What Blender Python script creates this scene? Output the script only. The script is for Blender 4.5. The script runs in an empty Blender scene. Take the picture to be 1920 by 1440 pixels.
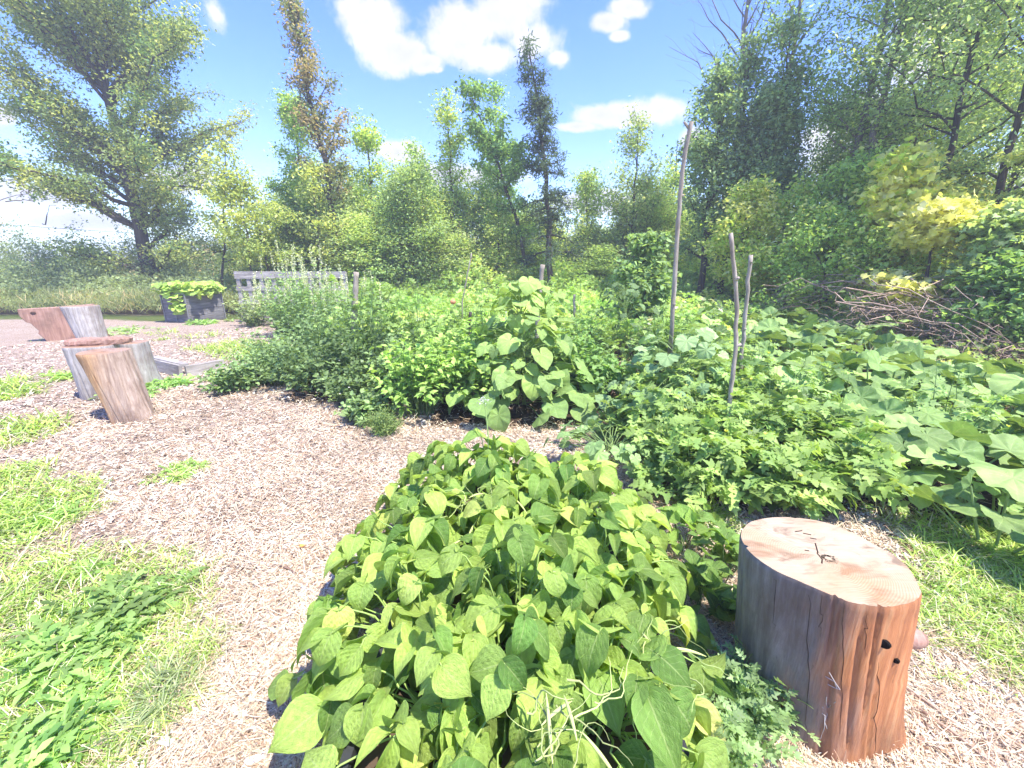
import bpy, math
import numpy as np
R = math.radians
sc = bpy.context.scene
col = sc.collection

# ------------------------------------------------------------------ camera
CAM_H, PITCH, FPX = 1.45, R(15.5), 760.0
cam_d = bpy.data.cameras.new('camera'); cam = bpy.data.objects.new('camera', cam_d); col.objects.link(cam)
cam_d.sensor_width = 36; cam_d.lens = FPX / 1920 * 36; cam_d.clip_start = .05; cam_d.clip_end = 2000
cam.location = (0, 0, CAM_H); cam.rotation_euler = (R(90) - PITCH, 0, 0)
sc.camera = cam

def ray(px, py):
    x = (px - 960) / FPX; v = (py - 720) / FPX
    return x, math.cos(PITCH) - math.sin(PITCH) * v, -(math.sin(PITCH) + math.cos(PITCH) * v)
def at(px, py, z=0.0):            # survey: ground point (or point of height z) seen at a photo position
    x, f, u = ray(px, py); s = (z - CAM_H) / u
    return np.array([x * s, f * s, z])
def up(px, py, Y):                # survey: point at depth Y
    x, f, u = ray(px, py); s = Y / f
    return np.array([x * s, Y, CAM_H + u * s])

# ------------------------------------------------------------------ light, sky
SUN_EL, SUN_AZ = R(63), R(128)     # azimuth from +Y towards +X
sun_dir = np.array([math.cos(SUN_EL) * math.sin(SUN_AZ), math.cos(SUN_EL) * math.cos(SUN_AZ), math.sin(SUN_EL)])
sd = bpy.data.lights.new('sun', 'SUN'); so = bpy.data.objects.new('sun', sd); col.objects.link(so)
sd.energy = 3.2; sd.angle = R(.6); sd.color = (1, .95, .87)
so.rotation_euler = (R(90) - SUN_EL, 0, math.pi - SUN_AZ); so.location = (0, 0, 30)
sc.view_settings.view_transform = 'Standard'; sc.view_settings.look = 'None'
sc.view_settings.exposure = 1.78; sc.view_settings.gamma = 1
sc.cycles.max_bounces = 8; sc.cycles.diffuse_bounces = 6; sc.cycles.glossy_bounces = 2
sc.cycles.transmission_bounces = 6; sc.cycles.transparent_max_bounces = 4
sc.cycles.sample_clamp_indirect = 6
sc.cycles.use_adaptive_sampling = True; sc.cycles.adaptive_threshold = .02

w = bpy.data.worlds.new('World'); sc.world = w; w.use_nodes = True
nt = w.node_tree; nt.nodes.clear(); N_ = nt.nodes.new; LK = nt.links.new
def M2(op, a, b=None, c=None, clamp=False):
    n = N_('ShaderNodeMath'); n.operation = op; n.use_clamp = clamp
    for i, v in enumerate((a, b, c)):
        if v is None: continue
        if hasattr(v, 'links'): LK(v, n.inputs[i])
        else: n.inputs[i].default_value = v
    return n.outputs[0]
sky = N_('ShaderNodeTexSky'); sky.sky_type = 'NISHITA'; sky.sun_disc = False
sky.sun_elevation = SUN_EL; sky.sun_rotation = SUN_AZ; sky.air_density = 1.0; sky.dust_density = .15; sky.ozone_density = 1.5
SKY_S = .15
geo = N_('ShaderNodeTexCoord'); dirv = geo.outputs['Generated']
clouds = [(690,40,85,66),(735,95,75,48),(800,120,40,22),(660,15,45,35),(870,55,85,80),(950,25,110,75),(1000,75,70,58),(925,105,75,38),(1045,110,32,22),
          (1178,15,48,22),(1140,42,40,24),(1160,68,22,14),(1165,218,120,27),(1240,208,60,34),(1080,238,60,13),(-5,213,42,20),
          (60,365,150,32),(150,415,150,22),(340,335,90,36),(405,25,30,45),(745,285,75,25),(860,330,150,34),(620,400,160,40),(1120,380,140,26),
          (1560,290,130,120),(1740,60,170,90),(1900,330,130,140),(1480,440,160,60),(1300,260,30,26),(820,130,14,8)]
def dvec(px, py):
    v = np.array(ray(px, py)); return v / np.linalg.norm(v)
field = None
for cx, cy, rx, ry in clouds:
    c = dvec(cx, cy); a = dvec(cx + rx, cy) - c; b = dvec(cx, cy + ry) - c
    a = a / a.dot(a); b = b / b.dot(b); b = b - a * (a.dot(b) / a.dot(a))
    ln = []
    for q in (a, b):
        d = N_('ShaderNodeVectorMath'); d.operation = 'DOT_PRODUCT'; LK(dirv, d.inputs[0]); d.inputs[1].default_value = q
        s = M2('SUBTRACT', d.outputs['Value'], float(q.dot(c))); ln.append(M2('MULTIPLY', s, s))
    f = M2('SUBTRACT', 1.0, M2('SQRT', M2('ADD', ln[0], ln[1])))
    field = f if field is None else M2('MAXIMUM', field, f)
sep = N_('ShaderNodeSeparateXYZ'); LK(dirv, sep.inputs[0])
hz = M2('MULTIPLY', M2('SUBTRACT', .07, sep.outputs['Z']), 4.0)
field = M2('MAXIMUM', field, M2('MINIMUM', hz, .2))
def noise(scale, det, rough=.6, vec=None, dist=0):
    n = N_('ShaderNodeTexNoise'); n.inputs['Scale'].default_value = scale; n.inputs['Detail'].default_value = det
    n.inputs['Roughness'].default_value = rough; n.inputs['Distortion'].default_value = dist
    LK(vec if vec is not None else dirv, n.inputs['Vector']); return n.outputs['Fac']
field = M2('ADD', field, M2('MULTIPLY', M2('SUBTRACT', noise(8, 10, .66, dist=.4), .5), 2.1))
field = M2('ADD', field, M2('MULTIPLY', M2('SUBTRACT', noise(30, 6, .65), .5), .7))
mr = N_('ShaderNodeMapRange'); mr.interpolation_type = 'SMOOTHSTEP'; LK(field, mr.inputs['Value'])
mr.inputs['From Min'].default_value = -.02; mr.inputs['From Max'].default_value = .6
shade = N_('ShaderNodeMapRange'); LK(M2('ADD', M2('MULTIPLY', field, .35), noise(9, 5)), shade.inputs['Value'])
shade.inputs['From Min'].default_value = .45; shade.inputs['From Max'].default_value = .95
cm = N_('ShaderNodeMix'); cm.data_type = 'RGBA'; LK(shade.outputs[0], cm.inputs[0])
CL = .62
cm.inputs['A'].default_value = (3.9 * CL, 3.85 * CL, 4.0 * CL, 1); cm.inputs['B'].default_value = (2.75 * CL, 2.8 * CL, 3.15 * CL, 1)
mix = N_('ShaderNodeMix'); mix.data_type = 'RGBA'; LK(mr.outputs[0], mix.inputs[0]); LK(cm.outputs['Result'], mix.inputs['B'])
hs = N_('ShaderNodeHueSaturation'); LK(sky.outputs[0], hs.inputs['Color']); hs.inputs['Hue'].default_value = .525; hs.inputs['Saturation'].default_value = 1.34; hs.inputs['Value'].default_value = .95; pass
LK(hs.outputs[0], mix.inputs['A'])
bg = N_('ShaderNodeBackground'); bg.inputs[1].default_value = SKY_S; LK(mix.outputs['Result'], bg.inputs[0])
wo = N_('ShaderNodeOutputWorld'); LK(bg.outputs[0], wo.inputs[0])

# ------------------------------------------------------------------ materials
def mat(name):
    m = bpy.data.materials.new(name); m.use_nodes = True; t = m.node_tree; t.nodes.clear(); return m, t
class NT:
    def __init__(s, t): s.t = t
    def n(s, ty, **k):
        x = s.t.nodes.new(ty)
        for a, b in k.items(): setattr(x, a, b)
        return x
    def l(s, a, b): s.t.links.new(a, b)
    def m(s, op, a, b=None, c=None, clamp=False):
        x = s.n('ShaderNodeMath', operation=op, use_clamp=clamp)
        for i, v in enumerate((a, b, c)):
            if v is None: continue
            if hasattr(v, 'links'): s.l(v, x.inputs[i])
            else: x.inputs[i].default_value = v
        return x.outputs[0]
    def noise(s, scale, det=3, vec=None, rough=.55, dist=0):
        x = s.n('ShaderNodeTexNoise'); x.inputs['Scale'].default_value = scale; x.inputs['Detail'].default_value = det
        x.inputs['Roughness'].default_value = rough; x.inputs['Distortion'].default_value = dist
        if vec is not None: s.l(vec, x.inputs['Vector'])
        return x.outputs['Fac']
    def map(s, v, a, b, c=0., d=1., smooth=False):
        x = s.n('ShaderNodeMapRange'); s.l(v, x.inputs['Value'])
        for i, q in zip(('From Min', 'From Max', 'To Min', 'To Max'), (a, b, c, d)): x.inputs[i].default_value = q
        if smooth: x.interpolation_type = 'SMOOTHSTEP'
        return x.outputs[0]
    def mix(s, f, a, b, mode='MIX'):
        x = s.n('ShaderNodeMix', data_type='RGBA', blend_type=mode)
        for k, v in ((0, f), ('A', a), ('B', b)):
            if hasattr(v, 'links'): s.l(v, x.inputs[k])
            else: x.inputs[k].default_value = v if k == 0 else (*v, 1)
        return x.outputs['Result']
    def ramp(s, f, stops):
        x = s.n('ShaderNodeValToRGB'); s.l(f, x.inputs[0]); e = x.color_ramp.elements
        while len(e) < len(stops): e.new(.5)
        for i, (p, c) in enumerate(stops): e[i].position = p; e[i].color = (*c, 1)
        return x.outputs[0]
    def coord(s, k='Object'): return s.n('ShaderNodeTexCoord').outputs[k]
    def scalev(s, v, sc_):
        x = s.n('ShaderNodeMapping'); x.inputs['Scale'].default_value = sc_; s.l(v, x.inputs[0]); return x.outputs[0]
    def bump(s, h, st, dist=.01):
        x = s.n('ShaderNodeBump'); x.inputs['Strength'].default_value = st; x.inputs['Distance'].default_value = dist; s.l(h, x.inputs['Height']); return x.outputs[0]
    def out(s, sh): o = s.n('ShaderNodeOutputMaterial'); s.l(sh, o.inputs[0])
    def pbr(s, c, rough=.8, spec=.3, nrm=None):
        x = s.n('ShaderNodeBsdfPrincipled')
        if hasattr(c, 'links'): s.l(c, x.inputs['Base Color'])
        else: x.inputs['Base Color'].default_value = (*c, 1)
        if hasattr(rough, 'links'): s.l(rough, x.inputs['Roughness'])
        else: x.inputs['Roughness'].default_value = rough
        x.inputs['Specular IOR Level'].default_value = spec
        if nrm is not None: s.l(nrm, x.inputs['Normal'])
        return x.outputs[0]

def leaf_mat(name, kind='plain', trans=.38, rough=.45, spec=.35, veinmix=.35, bump=.5, tcol=(1.25, 1.2, .6)):
    m, t = mat(name); q = NT(t)
    a = q.n('ShaderNodeAttribute', attribute_name='Col'); c = a.outputs['Color']; nrm = None
    if kind != 'plain':
        uv = q.n('ShaderNodeUVMap').outputs[0]; s = q.n('ShaderNodeSeparateXYZ'); q.l(uv, s.inputs[0])
        x, y = s.outputs[0], s.outputs[1]; ax = q.m('ABSOLUTE', x)
        wob = q.m('MULTIPLY', q.m('SUBTRACT', q.noise(4, 3, uv), .5), .6)
        if kind == 'pinnate':
            tt = q.m('ADD', q.m('MULTIPLY', q.m('SUBTRACT', y, q.m('MULTIPLY', ax, .3)), 6.5), wob)
            dv = q.m('ABSOLUTE', q.m('SUBTRACT', q.m('FRACT', q.m('ADD', tt, 10.)), .5))
            lat = q.map(dv, .455, .5, 0, .8, True); mid = q.map(ax, .0, .07, 1, 0, True)
            vein = q.m('MAXIMUM', lat, mid)
            cell = q.m('SUBTRACT', .5, dv)
        else:
            th = q.m('ARCTAN2', x, y); tt = q.m('ADD', q.m('MULTIPLY', th, 1.35), wob)
            dv = q.m('ABSOLUTE', q.m('SUBTRACT', q.m('FRACT', q.m('ADD', tt, 10.5)), .5))
            rr = q.m('SQRT', q.m('ADD', q.m('MULTIPLY', x, x), q.m('MULTIPLY', y, y)))
            wd = q.m('DIVIDE', .022, q.m('ADD', rr, .06))
            vein = q.m('MULTIPLY', q.map(q.m('SUBTRACT', .5, q.m('SUBTRACT', .5, dv)), 0, .1, 0, 0), 0)
            vein = q.m('SUBTRACT', 1.0, q.m('DIVIDE', q.m('SUBTRACT', .5, dv), wd), clamp=True)
            vor = q.n('ShaderNodeTexVoronoi', feature='DISTANCE_TO_EDGE'); vor.inputs['Scale'].default_value = 8; q.l(uv, vor.inputs['Vector'])
            vein = q.m('MAXIMUM', vein, q.map(vor.outputs['Distance'], 0, .06, .45, 0))
            cell = q.m('SUBTRACT', .5, dv)
        c0 = c
        lite = q.mix(.6, c, (.62, .72, .3))
        c = q.mix(q.m('MULTIPLY', vein, veinmix), c, lite)
        blot = q.map(q.noise(3.5, 3, uv), .35, .7, .82, 1.12)
        if kind == 'palm': c = q.mix(q.map(q.noise(9, 4, uv, .7), .58, .72, 0, .35), c, (.5, .56, .42))
        c = q.mix(q.map(q.noise(2.2, 4, q.coord(), .6), .66, .74, 0, .5), c, (.3, .26, .1))
        mx = q.n('ShaderNodeVectorMath', operation='SCALE'); q.l(c, mx.inputs[0]); q.l(blot, mx.inputs['Scale']); c = mx.outputs[0]
        h = q.m('ADD', q.m('MULTIPLY', q.map(cell, 0, .5, 0, 1, True), .2), q.m('MULTIPLY', q.noise(9, 4, uv, .7), 1.6))
        nrm = q.bump(h, bump, .006)
    else:
        ns = q.map(q.noise(6, 2, q.coord()), .3, .7, .8, 1.2)
        mx = q.n('ShaderNodeVectorMath', operation='SCALE'); q.l(c, mx.inputs[0]); q.l(ns, mx.inputs['Scale']); c = mx.outputs[0]
    p = q.pbr(c, rough, spec, nrm)
    tr = q.n('ShaderNodeBsdfTranslucent')
    tc = q.n('ShaderNodeVectorMath', operation='MULTIPLY'); q.l(c, tc.inputs[0]); tc.inputs[1].default_value = tcol; q.l(tc.outputs[0], tr.inputs[0])
    ms = q.n('ShaderNodeMixShader'); ms.inputs[0].default_value = trans; q.l(p, ms.inputs[1]); q.l(tr.outputs[0], ms.inputs[2])
    q.out(ms.outputs[0]); return m
M = {}; LEAFK = {'tree_leaf': 3.0, 'herb_leaf': 1.95, 'bean_leaf': 2.05, 'broad_leaf': 1.6}
M['leaf'] = leaf_mat('tree_leaf', trans=.52, rough=.55, spec=.25)
M['herb'] = leaf_mat('herb_leaf', trans=.42, rough=.5, spec=.3)
M['bean'] = leaf_mat('bean_leaf', 'pinnate', trans=.36, rough=.52, spec=.28, bump=.95, veinmix=.75)
M['broad'] = leaf_mat('broad_leaf', 'palm', trans=.3, rough=.6, spec=.2, bump=.3, veinmix=.4)
def vcol_mat(name, rough=.85, sp=.2):
    m, t = mat(name); q = NT(t); a = q.n('ShaderNodeAttribute', attribute_name='Col')
    q.out(q.pbr(a.outputs['Color'], rough, sp)); return m
M['litter'] = vcol_mat('dry_litter')
M['stem'] = vcol_mat('green_stem', .6, .3)
def bark_mat(name, c1, c2, c3, sc_=(14, 14, 2.2), b=.7):
    m, t = mat(name); q = NT(t); o = q.scalev(q.coord(), sc_)
    n1 = q.noise(1, 7, o, .65, .4); n2 = q.noise(3.1, 4, q.coord(), .6)
    c = q.ramp(n1, [(.3, c1), (.5, c2), (.72, c3)]); c = q.mix(q.map(n2, .45, .7, 0, .45), c, c1)
    q.out(q.pbr(c, .9, .15, q.bump(n1, b, .02))); return m
M['bark'] = bark_mat('tree_bark', (.035, .028, .024), (.075, .062, .052), (.16, .14, .12))
M['bark_pale'] = bark_mat('pale_bark', (.12, .11, .1), (.2, .18, .16), (.34, .31, .28))
M['pole'] = bark_mat('pole_bark', (.2, .17, .13), (.35, .3, .24), (.48, .43, .36), (30, 30, 6), .4)
M['board_dark'] = bark_mat('dark_weathered_board', (.09, .09, .092), (.19, .185, .19), (.32, .31, .31), (3, 3, 24), .5)
M['board'] = bark_mat('weathered_board', (.2, .18, .165), (.36, .33, .3), (.52, .49, .45), (3, 3, 24), .5)
M['deadwood'] = bark_mat('dead_twig', (.24, .15, .11), (.42, .3, .23), (.62, .5, .42), (30, 30, 30), .2)

# ------------------------------------------------------------------ mesh buffers
class Buf:
    def __init__(s): s.V = []; s.F = []; s.UV = []; s.C = []; s.n = 0
    def add(s, V, F, UV=None, C=None):
        V = np.asarray(V, np.float32).reshape(-1, 3); F = np.asarray(F, np.int32)
        s.V.append(V); s.F.append(F + s.n); s.n += len(V)
        s.UV.append(np.zeros((len(V), 2), np.float32) if UV is None else np.asarray(UV, np.float32).reshape(-1, 2))
        if C is None: C = (.3, .3, .3)
        C = np.asarray(C, np.float32)
        if C.ndim == 1: C = np.tile(C, (len(V), 1))
        s.C.append(C); return s
    def mesh(s, name, m, smooth=True):
        me = bpy.data.meshes.new(name); V = np.concatenate(s.V)
        me.vertices.add(len(V)); me.vertices.foreach_set('co', V.ravel())
        loops = np.concatenate([f.ravel() for f in s.F]); tot = np.concatenate([np.full(len(f), f.shape[1], np.int32) for f in s.F])
        st = np.concatenate([[0], np.cumsum(tot)[:-1]]).astype(np.int32)
        me.loops.add(len(loops)); me.loops.foreach_set('vertex_index', loops)
        me.polygons.add(len(tot)); me.polygons.foreach_set('loop_start', st); me.polygons.foreach_set('loop_total', tot)
        me.polygons.foreach_set('use_smooth', np.full(len(tot), smooth, bool))
        uv = me.uv_layers.new(name='UVMap'); uv.data.foreach_set('uv', np.concatenate(s.UV)[loops].ravel())
        ca = me.color_attributes.new('Col', 'FLOAT_COLOR', 'POINT')
        C = np.concatenate(s.C)
        if m.name.endswith('_leaf'): C = C * LEAFK[m.name]; C = np.clip(C * .86 * np.array([.99, 1.01, .86], np.float32) + .14 * C @ np.array([[.3], [.6], [.1]], np.float32), 0, .8)
        ca.data.foreach_set('color', np.concatenate([C, np.ones((len(C), 1), np.float32)], 1).ravel())
        me.materials.append(m); me.update(); me.validate(); return me
    def obj(s, name, m, parent=None, smooth=True):
        o = bpy.data.objects.new(name, s.mesh(name, m, smooth)); col.objects.link(o)
        if parent is not None: o.parent = parent
        return o
def tag(o, label=None, cat=None, group=None, kind=None):
    for k, v in (('label', label), ('category', cat), ('group', group), ('kind', kind)):
        if v: o[k] = v
    return o
def thing(name, label, cat, loc=(0, 0, 0), group=None, rz=0):
    o = bpy.data.objects.new(name, None); col.objects.link(o); o.location = tuple(float(v) for v in loc); o.rotation_euler = (0, 0, rz)
    o.empty_display_size = .1
    return tag(o, label, cat, group)
def dup(root, loc, rz=0, s=1, label=None, group=None, sz=None):
    r = root.copy(); col.objects.link(r); r.location = tuple(float(v) for v in loc); r.rotation_euler = (0, 0, rz)
    r.scale = (s, s, sz or s)
    if label: r['label'] = label
    if group: r['group'] = group
    for ch in list(root.children):
        c = ch.copy(); col.objects.link(c); c.parent = r
    return r
def nrmz(a): return a / np.maximum(np.linalg.norm(a, axis=-1, keepdims=True), 1e-9)
def cols(rng, n, c1, c2, var=.2, power=1.):
    f = rng.random((n, 1)) ** power; c = np.array(c1) * (1 - f) + np.array(c2) * f
    return np.clip(c * (1 + var * rng.standard_normal((n, 1))), .004, .85)

# leaf outlines in the plane: x across, y along the midrib
class T: pass
def strip_leaf(us, ws, nc=3, back=0.):
    t = T(); us = np.array(us); ws = np.array(ws); v = np.linspace(-1, 1, nc)
    X = v[None, :] * ws[:, None]; Y = us[:, None] - back * (v[None, :] ** 2) * np.clip(1 - us[:, None] * 3.5, 0, 1)
    t.xy = np.stack([X, Y], -1).reshape(-1, 2); t.uv = np.stack([np.tile(v, (len(us), 1)), np.tile(us[:, None], (1, nc))], -1).reshape(-1, 2)
    k = len(us); i = np.arange((k - 1) * (nc - 1)); r = i // (nc - 1); c = i % (nc - 1); a = r * nc + c
    t.F = np.stack([a, a + 1, a + nc + 1, a + nc], 1); return t
BEAN = strip_leaf([0, .03, .09, .17, .27, .38, .49, .6, .7, .79, .87, .94, 1], [.03, .2, .33, .41, .445, .435, .39, .32, .245, .165, .09, .035, .003], 9, .1)
BEANLO = strip_leaf([0, .06, .2, .38, .58, .78, .92, 1], [.03, .25, .42, .43, .33, .17, .05, .003], 5, .08)
OVAL = T(); OVAL.xy = np.array([[0, 0], [-.27, .3], [-.2, .68], [0, 1], [.2, .68], [.27, .3]]); OVAL.uv = OVAL.xy; OVAL.F = np.array([[0, 3, 2, 1], [0, 5, 4, 3]])
LANCE = strip_leaf([0, .15, .4, .7, 1], [.02, .17, .25, .15, .003], 3)
NEEDLE = T(); NEEDLE.xy = np.array([[0, 0], [-.12, .45], [0, 1], [.12, .45]]); NEEDLE.uv = NEEDLE.xy; NEEDLE.F = np.array([[0, 3, 2, 1]])
def polar(rs, th, rings=5):
    t = T(); f = np.linspace(0, 1, rings + 1)[1:]; P = [[0, 0]]
    for g in f:
        for r, a in zip(rs, th): P.append([g * r * math.sin(a), g * r * math.cos(a)])
    t.xy = np.array(P); t.uv = t.xy; n = len(th); F = []
    for k in range(rings - 1):
        for i in range(n - 1):
            a = 1 + k * n + i; F.append([a, a + 1, a + n + 1, a + n])
    t.F = np.array(F); t.F2 = np.array([[0, 1 + i + 1, 1 + i] for i in range(n - 1)]); return t
NS = 49; th = np.radians(np.linspace(-172, 172, NS)); dg = np.abs(np.degrees(th))
rh = np.interp(dg, [0, 12, 35, 70, 110, 145, 165, 172], [.8, .68, .6, .56, .52, .5, .36, .2])
HEART = polar(rh, th)
rsq = np.interp(dg, [0, 25, 40, 62, 80, 110, 125, 150, 165, 172], [.72, .62, .55, .62, .55, .6, .52, .52, .4, .22]) * (1 + .035 * np.cos(np.arange(NS) * np.pi / 2))
SQUASH = polar(rsq, th, 6)
rmp = np.interp(dg, [0, 14, 26, 48, 62, 75, 100, 115, 150, 172], [.8, .5, .36, .72, .46, .38, .6, .4, .34, .15])
SQUASH.cor = .055; HEART.cor = .03
MAPLE = polar(rmp[::3], th[::3], 1); MAPLE.F = MAPLE.F2; MAPLE.F2 = None
def compound(parts, tmpl):
    t = T(); P = []; U = []; F = []; n = 0
    for (x, y, ang, s) in parts:
        c, d = math.cos(ang), math.sin(ang); q = tmpl.xy * s
        P.append(np.stack([x + q[:, 0] * c + q[:, 1] * d, y - q[:, 0] * d + q[:, 1] * c], 1)); U.append(tmpl.uv); F.append(tmpl.F + n); n += len(q)
    t.xy = np.concatenate(P); t.uv = np.concatenate(U); t.F = np.concatenate(F); return t
SERR = strip_leaf([0, .12, .25, .33, .48, .56, .72, .8, 1], [.02, .27, .2, .33, .2, .25, .12, .14, .003], 3)
TOMATO = compound([(0, .14, -1.15, .3), (0, .16, 1.15, .3), (0, .4, -1.0, .38), (0, .42, 1.0, .38), (0, .28, -1.3, .14), (0, .3, 1.3, .14), (0, .62, -.9, .33), (0, .64, .9, .33), (0, .66, 0, .4)], SERR)
PINN = compound([(0, .1 + .17 * k, sgn * 1.05, .42 - .04 * k) for k in range(5) for sgn in (-1, 1)] + [(0, .86, 0, .34)], OVAL)
SPRIG = compound([(0, .0, 0, .55), (0, .2, -.9, .5), (0, .25, .9, .5), (0, .5, -.6, .45), (0, .5, .6, .45)], OVAL)
TOOTH = strip_leaf([0, .12, .2, .23, .34, .37, .49, .52, .65, .68, .82, .92, 1], [.02, .025, .09, .03, .12, .035, .15, .045, .17, .06, .14, .09, .005], 3)

def put(buf, t, P, D, Nn, L, C, fold=.25, droop=.5, crin=.0, wid=1., rng=None, taper=None):
    """place one leaf per row, bent along its midrib and folded across it"""
    P = np.asarray(P); n = len(P); D = nrmz(np.asarray(D, float)); S = nrmz(np.cross(D, Nn)); Nn = np.cross(S, D)
    A = lambda v: (np.full(n, v) if np.isscalar(v) else np.asarray(v))[:, None]
    L = A(L); fold = A(fold); droop = A(droop); crin = A(crin); wid = A(wid)
    x = t.xy[None, :, 0] * wid; y = np.repeat(t.xy[None, :, 1], n, 0)
    k = np.where(np.abs(droop) < 1e-3, 1e-3, droop)
    ph = (rng.random((n, 1)) if rng is not None else np.zeros((n, 1))) * 6.28
    yy = np.sin(k * y) / k; zz = -(1 - np.cos(k * y)) / k
    zz = zz + np.abs(x) * np.sin(fold) + getattr(t, 'cor', 0) * np.hypot(x, y) * np.cos(8.5 * np.arctan2(x, y)) + crin * (np.sin(11 * y + ph) * np.abs(x) * 1.3 + .5 * np.sin(8 * x + ph * 2) * np.abs(y)) ; xx = x * np.cos(fold)
    V = P[:, None, :] + L[..., None] * (xx[..., None] * S[:, None] + yy[..., None] * D[:, None] + zz[..., None] * Nn[:, None])
    m = len(t.xy); off = (np.arange(n) * m)[:, None, None]
    F = (t.F[None] + off).reshape(-1, t.F.shape[1]); uv = np.tile(t.uv, (n, 1)); CC = np.repeat(np.asarray(C), m, 0)
    buf.add(V, F, uv, CC)
    f2 = getattr(t, 'F2', None)
    if f2 is not None:
        buf.F.append((f2[None] + off).reshape(-1, 3).astype(np.int32) + buf.n - n * m)
def tubes(buf, P, Rr, C=(.1, .1, .1), sides=5, cap=False):
    """P (n,k,3) polylines with radii (n,k)"""
    P = np.asarray(P, float); n, k, _ = P.shape; Rr = np.broadcast_to(np.asarray(Rr, float), (n, k))
    Tn = nrmz(np.gradient(P, axis=1)); ref = np.where(np.abs(Tn[..., 2:3]) > .9, np.array([1., 0, 0]), np.array([0, 0, 1.]))
    if k > 1: ref = np.repeat(ref[:, :1], k, 1)
    A = nrmz(np.cross(Tn, ref)); B = np.cross(Tn, A); a = np.arange(sides) * 2 * np.pi / sides
    V = P[:, :, None] + Rr[:, :, None, None] * (np.cos(a)[None, None, :, None] * A[:, :, None] + np.sin(a)[None, None, :, None] * B[:, :, None])
    i = np.arange(sides); j = (i + 1) % sides; row = (np.arange(k - 1) * sides)[:, None]
    q = np.stack([row + i, row + j, row + sides + j, row + sides + i], -1).reshape(-1, 4)
    F = (q[None] + (np.arange(n) * k * sides)[:, None, None]).reshape(-1, 4)
    C = np.asarray(C, float)
    if C.ndim == 2: C = np.repeat(C, k * sides, 0)
    buf.add(V, F, None, C)
    if cap:
        for e in (0, k - 1):
            f = (np.arange(n) * k * sides)[:, None] + e * sides + (i[::-1] if e == 0 else i)[None]
            buf.F.append(f.astype(np.int32) + buf.n - n * k * sides)
def vnoise(x, y, sc_=1., seed=0):
    x = np.asarray(x, float) / sc_; y = np.asarray(y, float) / sc_; xi = np.floor(x); yi = np.floor(y); fx = x - xi; fy = y - yi
    fx = fx * fx * (3 - 2 * fx); fy = fy * fy * (3 - 2 * fy)
    def h(a, b):
        s = np.sin(a * 127.1 + b * 311.7 + seed * 74.7) * 43758.5453; return s - np.floor(s)
    return (h(xi, yi) * (1 - fx) + h(xi + 1, yi) * fx) * (1 - fy) + (h(xi, yi + 1) * (1 - fx) + h(xi + 1, yi + 1) * fx) * fy
def box(buf, c, sx, sy, sz, rot=0, C=(.3, .3, .3), tilt=0, j=0, rng=None):
    v = np.array([[a, b, d] for d in (-.5, .5) for a, b in ((-.5, -.5), (.5, -.5), (.5, .5), (-.5, .5))]) * (sx, sy, sz)
    if j and rng is not None: v += rng.normal(0, j, v.shape)
    ct, st = math.cos(tilt), math.sin(tilt); v = np.stack([v[:, 0] * ct - v[:, 2] * st, v[:, 1], v[:, 0] * st + v[:, 2] * ct], 1)
    cr, sr = math.cos(rot), math.sin(rot); v = np.stack([v[:, 0] * cr - v[:, 1] * sr, v[:, 0] * sr + v[:, 1] * cr, v[:, 2]], 1) + np.array(c)
    buf.add(v, [[3, 2, 1, 0], [4, 5, 6, 7], [0, 1, 5, 4], [1, 2, 6, 5], [2, 3, 7, 6], [3, 0, 4, 7]], None, C)

# ------------------------------------------------------------------ ground
SPOTS = []   # grass: x, y, radius, density
for px, py, r, d in [(0, 905, .26, .9), (10, 970, .26, .8), (-60, 1000, .5, 1), (70, 945, .14, .7), (0, 1080, .3, .6), (40, 1180, .35, .9), (130, 1190, .26, .9), (-60, 1250, .6, 1), (90, 1290, .3, 1),
                     (20, 1400, .35, 1), (150, 1400, .2, .9), (210, 1170, .2, .7), (320, 1240, .17, .6), (300, 1330, .15, .4), (-20, 740, .55, .7), (20, 720, .3, .6), (110, 706, .3, .5), (-80, 830, .6, .8), (360, 632, .8, .35), (300, 625, .6, .3),
                     (420, 650, .6, .6), (480, 660, .7, .7), (500, 700, .6, .7), (170, 618, .7, .2), (60, 640, .6, .25), (40, 660, .5, .2),
                     (1790, 1020, .26, 1), (1860, 1070, .28, 1), (1920, 1130, .3, 1), (1740, 1150, .13, .7), (1780, 1000, .2, 1), (1990, 1200, .4, 1), (2000, 1080, .5, 1), (1340, 965, .13, .8), (1300, 950, .1, .7), (1375, 1010, .08, .5), (1780, 1268, .06, .5), (1730, 1200, .07, .4), (1870, 1160, .15, .6), (1890, 1200, .12, .5),
                     (740, 1050, .01, 0)]:
    q = at(px, py); SPOTS.append((q[0], q[1], r, d))
SP = np.array(SPOTS)
def grassy(x, y):
    x = np.asarray(x, float); y = np.asarray(y, float); g = np.zeros_like(x)
    for (a, b, r, d) in SP: g = np.maximum(g, d * np.clip(1.5 - np.hypot(x - a, y - b) / r, 0, 1))
    strip = np.clip((y - 12.3 + .3 * np.sin(x)) / .6, 0, 1) * np.clip((14.6 - y) / .5, 0, 1) * (x < -4)
    g = np.maximum(g, strip); return g * (.55 + .9 * vnoise(x, y, .25, 3))
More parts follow.
